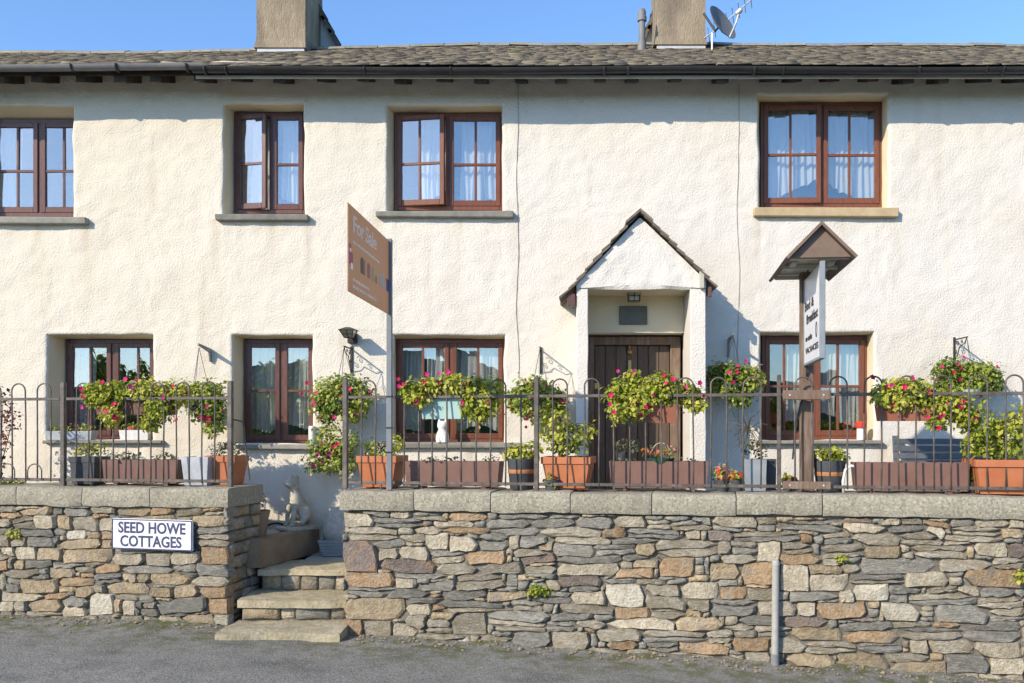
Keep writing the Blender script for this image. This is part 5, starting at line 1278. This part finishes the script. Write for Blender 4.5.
obj('handle', MB(T2).tube([(.095*math.cos(q)*1.0, 0, .045 + .145*math.sin(q)) for q in np.linspace(0, math.pi, 15)], .005, 6), M['pole'], th, smooth=True)
cs = [cl(648, 451, d, 7, 4), cl(660, 453, d, 8, 3), cl(672, 450, d, 7, 5)]
foliage(th, cs, 110, .028, M['leafg'], 32); _fl(th, on_clumps(cs, 22, 32), .017, M['petalp'], 32)

# ------------------------------------------------------------------ troughs hooked over the railing, with petunias
def railing_trough(px0, px1, py0, py1, m_, label, clumps, nl, nf, seed, leaf=.034, leafm='leafy', extra=()):
    t = RT + .12; pm = (px0+px1)/2; s0 = WS(px0, 410, t)[0]; s1 = WS(px1, 410, t)[0]; d = wd_at(pm, t)
    z0, z1 = EYE + (CY-py1)/F*d, EYE + (CY-py0)/F*d; o = WF((s0+s1)/2, t, z0); T = Frame(o, -WANG); hx = (s1-s0)/2
    th = thing('railing_flower_trough', o, label, 'flower trough', 'petunia troughs hooked on the railings')
    obj('trough', MB(T).frustum([(hx*.93, .065, 0), (hx, .085, z1-z0), (hx-.012, .073, z1-z0), (hx-.016, .068, z1-z0-.03)]), m_, th)
    obj('soil', MB(T).frustum([(hx-.02, .066, z1-z0-.06), (hx-.02, .066, z1-z0-.028)]), M['soil'], th)
    mb = MB(T)
    for q in (-.6, .6): mb.tube([(q*hx, -.07, z1-z0), (q*hx, -.09, ZR-z0+.018), (q*hx, -.145, ZR-z0+.02), (q*hx, -.147, ZR-z0-.03)], .005, 6)
    obj('hooks', mb, M['iron'], th)
    cs = [cl(a, b, d-.06+e, rx, rz) for a, b, rx, rz, e in clumps]
    foliage(th, cs, int(nl*2.0), leaf*1.1, M[leafm], seed); trails(th, cs, 22, seed)
    pts = on_clumps(cs, nf, seed) + [(P(a, b, d-.2), (0, -1, .2)) for a, b in extra]
    _fl(th, pts, .027, M['petal'], seed); return th
railing_trough(98, 176, 398, 415, M['brownp'], 'petunia trough hooked on the left railing, filled with yellow green trailing leaves',
  [(100,396,14,12,-.03),(120,392,18,11,0),(145,390,20,11,0),(168,396,14,14,0),(158,408,14,14,-.04),(112,414,10,13,-.05),(150,422,9,10,-.05),(92,392,10,9,0),(180,394,12,13,0)], 2300, 16, 41,
  extra=((81,389),(83,397),(82,407),(100,409),(102,382),(125,379),(131,387),(163,397)))
railing_trough(423, 464, 398, 419, M['turq'], 'petunia trough with a pale turquoise box hooked on the railing below the white cat window',
  [(412,390,12,10,0),(432,387,16,9,0),(452,384,16,9,0),(472,388,16,12,0),(486,400,14,16,-.04),(492,388,12,10,0),(470,404,9,14,-.05),(418,398,12,8,-.04),(480,415,10,8,-.05)], 2300, 12, 42,
  extra=((398,379),(399,386),(427,374),(439,373),(448,372),(420,399)))
railing_trough(645, 679, 406, 423, M['redbr'], 'petunia trough with brown box hooked on the railing in front of the door',
  [(622,395,16,16,0),(640,396,18,16,0),(655,390,16,14,0),(670,390,14,14,0),(618,410,10,12,-.04),(634,410,12,9,-.04),(690,395,13,12,0),(696,404,10,8,-.04),(632,377,8,7,0),(662,376,7,6,0)], 2400, 14, 43,
  extra=((618,371),(634,371),(614,412),(646,407),(611,395),(704,396),(700,383),(673,379),(610,404)))
railing_trough(876, 934, 404, 421, M['redbr'], 'terracotta petunia trough hooked on the railing left of the bench',
  [(882,395,12,12,0),(900,397,18,14,0),(922,396,16,14,0),(940,404,12,14,-.03),(955,405,16,16,0),(938,420,9,10,-.05),(965,415,14,12,0),(905,386,20,8,0)], 2300, 16, 44,
  extra=((873,377),(913,378),(892,385),(905,387),(978,394),(939,428),(928,417),(947,404)))

# ------------------------------------------------------------------ wall brackets and hanging baskets
def bracket(px, py, length, label, style, drop=.26):
    x, z = fx(px), fz(py); th = thing('wall_bracket', (x, 0, z), label, 'bracket', 'hanging basket brackets on the facade')
    mb = MB()
    if style == 'plate':
        mb.prism([(0, 0), (0, 0)], 0, 0) if False else None
        vs = [(x-.008, -.0, z+.0), (x-.008, -length, z+.03), (x-.008, -length, z+.01), (x-.008, -.06, z-.04), (x-.008, -.03, z-drop), (x-.008, 0, z-drop)]
        vs2 = [(a+.016, b, c) for a, b, c in vs]; mb.add(vs+vs2, [(0,1,2,3,4,5),(11,10,9,8,7,6)] + [(i, (i+1)%6, (i+1)%6+6, i+6) for i in range(6)])
        obj('arm', mb, M['pipe'], th)
    else:
        obj('arm', mb.cbox(x-.007, x+.007, -length, -.008, z-.007, z+.007, .002), M['iron'], th)
        obj('back_bar', MB().cbox(x-.012, x+.012, -.014, .006, z-drop, z+.03, .002), M['iron'], th)
        obj('brace', MB().tube([(x, -length*.95, z-.005), (x, -length*.8, z-.06), (x, -length*.4, z-.09), (x, -.1, z-.16), (x, -.012, z-drop+.02)], .006, 6), M['iron'], th)
        sc2 = MB()
        for cy_, cz_, r in ((-length*.28, -.05, .036), (-length*.6, -.04, .026), (-.05, -.14, .03)):
            sc2.tube([(x, cy_ + r*(1-q/9)*math.cos(q), z+cz_ + r*(1-q/9)*math.sin(q)) for q in np.linspace(0, 7.5, 22)], .004, 5)
        obj('scroll', sc2, M['iron'], th)
    return th, (x, -length + .015, z)
def hang_basket(tip, cpx, cpy, bowl_r, label, clumps, nl, nf, seed, bowl='darkp', leafm='leafg', extra=(), leaf=.034, dd=None):
    tip = np.array(tip); d = tip[1] + D; zc = fz(cpy, d); c = np.array([tip[0], tip[1], zc])
    th = thing('hanging_basket', c, label, 'hanging basket', 'hanging baskets on the facade')
    mb = MB().lathe([(.02, -bowl_r*.85), (bowl_r*.6, -bowl_r*.7), (bowl_r*.92, -bowl_r*.3), (bowl_r, 0), (bowl_r-.01, 0), (bowl_r*.85, -.03), (.01, -.03)], tuple(c), 18); smooth_angle(obj('bowl', mb, M[bowl], th))
    ch = MB()
    for q in range(3):
        a = q*2.1+.5; ch.tube([(c[0]+bowl_r*math.cos(a), c[1]+bowl_r*math.sin(a), c[2]), tuple(tip - np.array([0,0,.01]))], .0028, 5)
    obj('chain', ch, M['iron'], th)
    cs = [cl(a, b, d + e, rx, rz) for a, b, rx, rz, e in clumps]; foliage(th, cs, int(nl*2.2), leaf*1.15, M[leafm], seed); trails(th, cs, 18, seed)
    _fl(th, on_clumps(cs, nf, seed) + [(P(a, b, d-.2), (0, -1, .2)) for a, b in extra], .026, M['petal'], seed); return th
b, tip = bracket(211, 349, .34, 'grey plate bracket on the facade at the far left', 'plate', .14)
hang_basket(tip, 0, 402, .13, 'hanging basket with trailing petunias beside the left railing end', [(205,392,18,12,0),(214,404,12,16,-.03),(204,408,14,14,-.02),(214,424,9,12,0),(192,394,10,12,0)], 1500, 10, 51, extra=((200,417),(208,419),(209,438),(176,420)))
b, tip = bracket(351.5, 349, .34, 'black scrolled bracket just below the wall lantern', 'scroll')
hang_basket(tip, 0, 398, .14, 'hanging basket of petunias below the wall lantern', [(332,390,18,14,0),(350,388,18,14,0),(340,402,24,13,0),(362,398,12,14,0),(322,402,12,10,0),(326,416,10,8,0),(352,412,12,10,0)], 1900, 10, 52, extra=((307,383),(302,394),(313,400),(314,404),(334,417),(370,391),(350,389)))
b, tip = bracket(541, 350, .34, 'pale scrolled bracket left of the porch', 'scroll')
hang_basket(tip, 0, 402, .13, 'hanging basket of petunias left of the porch', [(536,388,18,12,0),(545,398,20,14,0),(520,396,14,12,0),(528,410,10,10,0),(556,402,10,12,0),(516,404,8,8,0)], 1500, 12, 53, extra=((532,398),(527,419),(530,413),(526,427),(565,402)))
b, tip = bracket(728, 339, .34, 'dark bracket in the porch shadow', 'plate', .2)
hang_basket(tip, 0, 384, .14, 'hanging basket in the porch shadow right of the door', [(720,374,13,12,.1),(738,376,16,13,0),(752,380,12,13,0),(735,390,16,12,-.03),(742,399,8,9,-.05),(716,386,9,10,.1)], 1700, 8, 54, extra=((729,372),(733,382),(753,377),(746,361),(737,372)))
b, tip = bracket(954, 340, .34, 'black scrolled bracket above the bench', 'scroll')
hang_basket(tip, 0, 390, .15, 'hanging basket with a green bowl above the bench', [(950,372,18,14,0),(968,372,18,12,0),(985,374,16,12,0),(996,382,9,10,0),(960,388,20,10,0),(975,385,18,12,-.03),(946,384,10,10,0)], 1900, 10, 55, bowl='turq', extra=((958,364),(954,372),(960,380),(978,394),(964,357)))
# low wall basket beside the landing
c = P(332, 447, 9.8); th = thing('wall_basket', c, 'low wall basket of petunias beside the steps, below the lantern basket', 'wall basket')
smooth_angle(obj('basket', MB().lathe([(.02,-.14),(.08,-.1),(.13,0),(.12,0),(.1,-.03),(.01,-.03)], tuple(c), 16), M['darkp'], th)); obj('back_plate', MB().cbox(c[0]-.09, c[0]+.09, -.07, .01, c[2]-.02, c[2]+.01, .003), M['iron'], th)
cs = [cl(322,445,9.7,16,12), cl(338,448,9.7,18,14), cl(318,458,9.7,14,9), cl(345,462,9.7,14,12), cl(330,465,9.7,14,9), cl(314,468,9.65,9,6), cl(352,440,9.7,10,10), cl(330,430,9.7,14,8)]
foliage(th, cs, 1900, .036, M['leafg'], 56); trails(th, cs, 20, 56); _fl(th, on_clumps(cs, 5, 56) + [(P(337,444,9.5),(0,-1,0)), (P(333,447,9.5),(0,-1,0)), (P(329,454,9.5),(0,-1,0))], .03, M['petal'], 56)

# wall lantern
lx, lz = fx(353, D), fz(338)
th = thing('wall_lantern', (lx, 0, lz), 'black tilted wall lantern between the narrow window and the sale board', 'lantern')
T = Frame((lx, 0, lz))
obj('back_plate', MB(T).cbox(-.05, .05, -.05, .012, -.06, .05, .005), M['iron'], th)
obj('arm', MB(T).tube([(0, -.03, 0), (0, -.14, .01), (0, -.2, .03)], .012, 8), M['iron'], th)
TL = lambda p: T((p[0]*.74, -.2 + p[1]*.8 - p[2]*.3, .04 + p[2]*.62 + p[1]*.05))
obj('hood', MB(TL).frustum([(.11, .13, .03), (.115, .135, .04), (.05, .06, .075), (.03, .03, .085)]), M['iron'], th)
obj('glass', MB(TL).frustum([(.05, .06, -.085), (.095, .115, .03)]), mat('lantern_glass', (.32,.31,.26), (.4,.38,.3), rough=.2, spec=.6), th)
cg = MB(TL)
for sx in (-1, 0, 1):
    for sy in (-1, 1): cg.tube([(sx*.053, sy*.063, -.09), (sx*.1, sy*.12, .032)], .006, 6)
cg.tube([(-.055,-.065,-.088),(.055,-.065,-.088),(.055,.065,-.088),(-.055,.065,-.088),(-.055,-.065,-.088)], .006, 6)
cg.tube([(-.078,-.094,-.03),(.078,-.094,-.03),(.078,.094,-.03),(-.078,.094,-.03),(-.078,-.094,-.03)], .005, 6)
obj('cage', cg, M['iron'], th)

# ------------------------------------------------------------------ statue, ornaments
def skin(name, J, E, m_, parent, T, root=0, sub=2):
    me = bpy.data.meshes.new(name); bm = bmesh.new(); ly = bm.verts.layers.skin.verify(); off = np.array(root_of(parent).location) if parent else 0
    vs = []
    for i, (p, r) in enumerate(J):
        v = bm.verts.new(tuple(np.array(T(p)) - off)); v[ly].radius = (r, r); v[ly].use_root = (i == root); vs.append(v)
    for a, b in E: bm.edges.new((vs[a], vs[b]))
    bm.to_mesh(me); bm.free(); me.materials.append(m_)
    o = bpy.data.objects.new(name, me); col.objects.link(o); o.parent = parent
    s = o.modifiers.new('skin', 'SKIN'); s.use_smooth_shade = True; u = o.modifiers.new('sub', 'SUBSURF'); u.levels = u.render_levels = sub
    return o
sdist = 9.8; so_ = P(297.5, 527, sdist); so_[2] = TZ
stt = thing('animal_statue', so_, 'weathered stone statue of a seated animal on the terrace by the steps', 'statue')
T00 = Frame(so_, R(48)); T0 = lambda p: T00((p[0]*1.14, p[1]*1.14, p[2]*1.1))
obj('plinth', MB(T0).cbox(-.16, .17, -.11, .12, 0.0, .035, .006, j=.004), M['statue'], stt)
J = [((.07,0,.12),.085), ((.05,0,.2),.085), ((.0,0,.30),.075), ((-.03,0,.375),.055), ((-.04,0,.42),.05), ((-.05,0,.465),.062), ((-.11,0,.447),.036), ((-.145,0,.437),.022),
     ((-.05,.045,.25),.034), ((-.075,.05,.13),.026), ((-.08,.05,.055),.022), ((-.115,.052,.048),.019),
     ((-.05,-.045,.25),.034), ((-.075,-.05,.13),.026), ((-.08,-.05,.055),.022), ((-.115,-.052,.048),.019),
     ((.03,.08,.13),.05), ((.0,.095,.085),.034), ((-.02,.095,.05),.02), ((.03,-.08,.13),.05), ((.0,-.095,.085),.034), ((-.02,-.095,.05),.02),
     ((-.02,.045,.525),.018), ((-.02,-.045,.525),.018), ((.14,.02,.06),.02), ((.13,.09,.05),.014)]
E = [(0,1),(1,2),(2,3),(3,4),(4,5),(5,6),(6,7),(2,8),(8,9),(9,10),(10,11),(2,12),(12,13),(13,14),(14,15),(0,16),(16,17),(17,18),(0,19),(19,20),(20,21),(5,22),(5,23),(0,24),(24,25)]
skin('animal', J, E, M['statue'], stt, T0)
cd_ = D - .02; co = P(442.5, 442, cd_); co[2] = fz(442.5, D-.06) + .0
cat = thing('cat_ornament', co, 'white cat ornament sitting on a window sill', 'ornament'); TC = Frame(co, 0)
mb = MB(TC).lathe([(.0,0),(.066,0),(.074,.03),(.07,.075),(.055,.115),(.042,.14),(.05,.155),(.057,.18),(.054,.205),(.036,.228),(.0,.236)], n=20)
for sx in (-1, 1):
    mb.lathe([(.02,.205),(.016,.23),(.002,.262)], (sx*.034, 0, 0), 8); mb.lathe([(.0,0),(.022,.003),(.02,.03),(.012,.075),(.0,.08)], (sx*.03, -.058, 0), 10)
smooth_angle(obj('body', mb, M['white'], cat), 60)
c = P(312, 445, 9.96); c[2] = fz(444.5, D-.06)
tag(obj('white_jar', MB().lathe([(.0,0),(.035,0),(.037,.01),(.037,.19),(.032,.2),(.028,.2),(.028,.16),(.0,.16)], tuple(c), 20), M['white'], smooth=False), 'white cylindrical jar at the right end of a narrow window sill', 'jar')
c = P(861, 440, 9.96); c[2] = fz(440, D-.06)
t_ = thing('sill_jar', c, 'white jar with red lid at the right end of the window sill', 'jar')
obj('jar', MB().lathe([(.0,0),(.045,0),(.045,.13),(.0,.13)], tuple(c), 18), M['white'], t_); obj('lid', MB().lathe([(.0,.13),(.06,.132),(.06,.185),(.05,.2),(.0,.2)], tuple(c), 18), M['red'], t_)
def sill_box(px0, px1, py0, m_, label, seed):
    d = 10.05; x0, x1 = fx(px0, d), fx(px1, d); z0 = fz(440, D-.06); z1 = fz(py0, d); o = ((x0+x1)/2, .05, z0); T = Frame(o); hx = (x1-x0)/2
    th = thing('window_box', o, label, 'window box'); obj('box', MB(T).frustum([(hx*.93, .06, 0), (hx, .075, z1-z0), (hx-.01, .065, z1-z0), (hx-.012, .063, z1-z0-.02)]), m_, th)
    obj('soil', MB(T).frustum([(hx-.014,.062,z1-z0-.05),(hx-.014,.062,z1-z0-.02)]), M['soil'], th)
    foliage(th, [cl(px0+(px1-px0)*q, py0-3, d, 7, 4) for q in (.2, .5, .8)], 120, .028, M['leafy'], seed); _fl(th, on_clumps([cl((px0+px1)/2, py0-3, d, 12, 4)], 5, seed), .018, M['petalp'], seed)
sill_box(49, 95, 431, M['greyp'], 'pale grey window box on the leftmost ground floor sill', 61); sill_box(122, 151, 430, M['white'], 'white window box on the leftmost ground floor sill', 62)
# planter and pale rock by the landing
o = (fx(344, 9.7), -.28, LZ+.012); T = Frame(o); th = thing('stone_trough', o, 'small blue grey basket weave planter on the landing against the wall', 'planter')
z = fz(539, 9.72) - o[2]
obj('trough', MB(T).frustum([(.20,.1,0),(.25,.13,z),(.235,.115,z),(.23,.11,z-.03)]), M['blueg'], th); obj('soil', MB(T).frustum([(.228,.108,z-.06),(.228,.108,z-.03)]), M['soil'], th)
mb = MB(T)
for k in range(5): mb.cbox(-.2-.05*(k+.4)/5, .2+.05*(k+.4)/5, -.104-.03*(k+.5)/5, -.09, z*k/5+.004, z*(k+1)/5-.004, .003)
obj('weave', mb, M['blueg'], th)
def rock(name, c, r, seed, m_):
    mb = MB(); n = 18; k = 10; vs = []; g = np.random.default_rng(seed)
    for i in range(k+1):
        ph = math.pi*i/k
        for j in range(n):
            t = 2*math.pi*j/n; dd = np.array([math.sin(ph)*math.cos(t), math.sin(ph)*math.sin(t), math.cos(ph)]); f_ = 1 + .22*float(vnoise(dd[0]*2+seed, dd[2]*2+dd[1]*2, seed))
            vs.append(tuple(np.array(c) + dd*np.array(r)*f_))
    mb.add(vs, [(i*n+j, i*n+(j+1) % n, (i+1)*n+(j+1) % n, (i+1)*n+j) for i in range(k) for j in range(n)]); return obj(name, mb, m_, smooth=True)
c = P(343, 526, 9.85); c[2] = LZ + .30
tag(rock('pale_boulder', (c[0]+.03, -.15, LZ+.27), (.23, .1, .26), 4, M['rock']), 'pale rough boulder standing behind the basket weave planter', 'rock')
c = P(256, 527, 9.2); c[2] = TZ - .004; th = thing('brown_urn', c, 'brown urn half hidden behind the end of the left wall', 'urn')
smooth_angle(obj('urn', MB().lathe([(.09,0),(.1,.02),(.12,.18),(.14,.26),(.13,.26),(.11,.2),(.01,.2)], tuple(c), 18), M['kerb'], th)); 
cs = [cl(258, 498, 9.2, 8, 9), cl(252, 492, 9.2, 7, 6)]; foliage(th, cs, 110, .035, M['leafd'], 71); trails(th, cs, 10, 71)
c = P(276, 524, 9.9); tag(obj('black_hoop', MB().tube([(c[0]+.11*math.cos(q), -.1, TZ-.003+.06*math.sin(q)) for q in np.linspace(0, math.pi, 13)], .012, 8), M['black'], smooth=True), 'low black hoop against the wall behind the statue', 'hoop')

# ------------------------------------------------------------------ bench
bx0, bx1 = fx(903, 9.55), fx(1040, 9.55); by = -.45; bz = TZ
bn_ = thing('garden_bench', ((bx0+bx1)/2, by, bz), 'blue grey slatted garden bench against the facade behind the railing', 'bench')
for x in (bx0+.03, bx1-.03):
    obj('leg', MB().add([(x-.025, by+.12+dy*.04, bz) if False else (x-.025, by+.14, bz), (x+.025, by+.14, bz), (x+.025, by+.2, bz), (x-.025, by+.2, bz), (x-.025, by+.30, bz+1.0), (x+.025, by+.30, bz+1.0), (x+.025, by+.34, bz+1.0), (x-.025, by+.34, bz+1.0)],
        [(3,2,1,0),(4,5,6,7),(0,1,5,4),(1,2,6,5),(2,3,7,6),(3,0,4,7)]), M['bench'], bn_)
    obj('leg', MB().cbox(x-.025, x+.025, by-.25, by-.2, bz, bz+.62, .004), M['bench'], bn_)
    obj('armrest', MB().cbox(x-.03, x+.03, by-.28, by+.24, bz+.62, bz+.65, .004), M['bench'], bn_)
for i in range(5): obj('seat_slat', MB().cbox(bx0, bx1, by-.24+i*.085, by-.24+i*.085+.07, bz+.40, bz+.425, .004), M['bench'], bn_)
for i in range(6):
    z = bz + .52 + i*.078; yy = by + .17 + (z-bz)*.13; obj('back_slat', MB().cbox(bx0+.0, bx1, yy-.012, yy+.012, z, z+.058, .004), M['bench'], bn_)

# ------------------------------------------------------------------ roof-top aerials
dc = roof_y_at(722, 45); c = P(722, 23, 11.4)
dsh = thing('satellite_dish', tuple(c), 'dark grey satellite dish beside the right chimney', 'satellite dish')
ax_ = Vector((.62, -.62, .42)).normalized(); Q = ax_.to_track_quat('Z', 'Y').to_matrix()
TD = lambda p: tuple(np.array(c) + np.array(Q @ Vector((p[0], p[1]*1.1, p[2]))))
mb = MB(); rr = .225; mb.lathe([(0.01, -.045), (rr*.4, -.038), (rr*.75, -.018), (rr, .012), (rr, .018), (rr*.74, -.01), (rr*.4, -.03), (.01, -.037)], n=28, T=TD); smooth_angle(obj('reflector', mb, M['dish'], dsh), 50)
obj('feed_arm', MB().tube([TD((0, -rr*1.0, .0)), TD((0, -rr*.6, .16)), TD((0, -.05, .26))], .013, 8), M['alu'], dsh); smooth_angle(obj('receiver', MB().lathe([(.02,-.05),(.03,-.04),(.03,.02),(.02,.04)], n=12, T=lambda p: TD((p[0], p[1]-.05, p[2]+.26))), M['alu'], dsh))
obj('mount', MB().tube([TD((0,0,-.045)), TD((0,-.02,-.12)), (fx(705, 11.5), 11.6-D, fz(10, 11.5))], .016, 8), M['iron'], dsh)
a0, a1 = P(727, 20, 11.5), P(752, -1, 11.5)
an = thing('television_aerial', tuple(a0), 'pale toothed television aerial behind the satellite dish', 'aerial')
a00 = P(704, 38, 11.7); obj('boom', MB().tube([tuple(a00), tuple(P(716, 30, 11.6)), tuple(a1)], .009, 6), M['alu'], an)
mb = MB()
for q in np.linspace(.1, .98, 8):
    p = a00*(1-q) + a1*q; mb.tube([(p[0]-.03, p[1]-.1, p[2]+.05), (p[0]+.03, p[1]+.1, p[2]-.06)], .006, 5)
obj('elements', mb, M['alu'], an); obj('mast', MB().tube([tuple(P(712, 33, 11.6)), tuple(P(712, 62, 11.6))], .012, 8), M['alu'], an)

# ------------------------------------------------------------------ ferns and moss in the wall, plants at the far left
def tuft(px, py, rx, rz, label, seed, n=60, m_='leafy', name='fern_tuft', t=-.03):
    d = wd_at(px, t); V, Fc, tt = leaf_arrays([cl(px, py, d, rx, rz, 4)], n, .035, seed, droop=.5); return tag(obj(name, (V, Fc), M[m_], tint=tt), label, 'fern')
tuft(540, 590, 14, 5, 'bright green fern growing from the wall below the cat window', 81, 120)
tuft(842, 557, 7, 4, 'small fern growing high in the wall right of the pole', 82, 40)
tuft(1020, 575, 7, 6, 'fern growing from the wall at the right edge', 83, 60)
tuft(14, 533, 6, 5, 'yellow moss clump on the left wall', 84, 60, 'leafy', 'moss_clump')
tuft(365, 642, 7, 3, 'tiny weed at the foot of the wall by the steps', 85, 26, 'leafg', 'weed')
T, d = wall_frame(8, .34); th = thing('low_plant', T.o, 'low green plant on the wall top at the left edge', 'plant')
foliage(th, [cl(4, 481, d, 10, 4), cl(18, 483, d, 7, 3)], 200, .03, M['leafg'], 86)
o = P(2, 525, 9.5); o[2] = TZ; th = thing('red_leaved_shrub', o, 'dark red leaved shrub at the left edge behind the railing', 'shrub')
foliage(th, [cl(2, 405, 9.5, 8, 16), cl(0, 432, 9.5, 12, 22), cl(14, 418, 9.5, 7, 14), cl(-6, 460, 9.5, 12, 20)], 380, .04, M['leafr'], 87)
obj('stems', MB().tube([tuple(o), tuple(P(0, 470, 9.5)), tuple(P(3, 400, 9.5))], [.012, .008, .003], 6).tube([tuple(P(0, 470, 9.5)), tuple(P(14, 415, 9.5))], [.006, .003], 6), M['stem'], th)

# ------------------------------------------------------------------ trees across the road (seen in the windows)
def tree(x, y, h, seed, label):
    z = float(road_z(x)) - .16; th = thing('roadside_tree', (x, y, z), label, 'tree', 'trees across the road'); g = np.random.default_rng(seed)
    tk = MB().tube([(x, y, z-.2), (x+.1, y, z+h*.3), (x-.1, y+.1, z+h*.7)], [.22, .17, .07], 10); cs = []
    for k in range(16):
        a = g.uniform(0, 6.28); r = g.uniform(.2, 1)*h*.26; zz = z + h*g.uniform(.34, .95); e = (x+r*math.cos(a), y+r*math.sin(a), zz); cs.append((np.array(e), (h*.13, h*.13, h*.1)))
        tk.tube([(x, y, z+h*.3 + (zz-z-h*.3)*.4), e], [.06, .02], 6)
    obj('trunk', tk, M['stem'], th); V, Fc, t = leaf_arrays(cs, 4200, .2, seed); tag(obj('crown', (V, Fc), M['leafg'], th, tint=t), kind='stuff')
for i, (x, y, h, lab) in enumerate(((-9.5, -24, 4.4, 'tree across the road mirrored in the narrow ground floor window'), (-14, -27, 5.0, 'taller tree across the road mirrored in the leftmost lower window'),
        (-19.5, -29, 4.8, 'leftmost tree across the road mirrored in the lower windows'), (-5.2, -28, 3.9, 'small tree across the road mirrored in the cat window'))): tree(x, y, h, 90+i, lab)
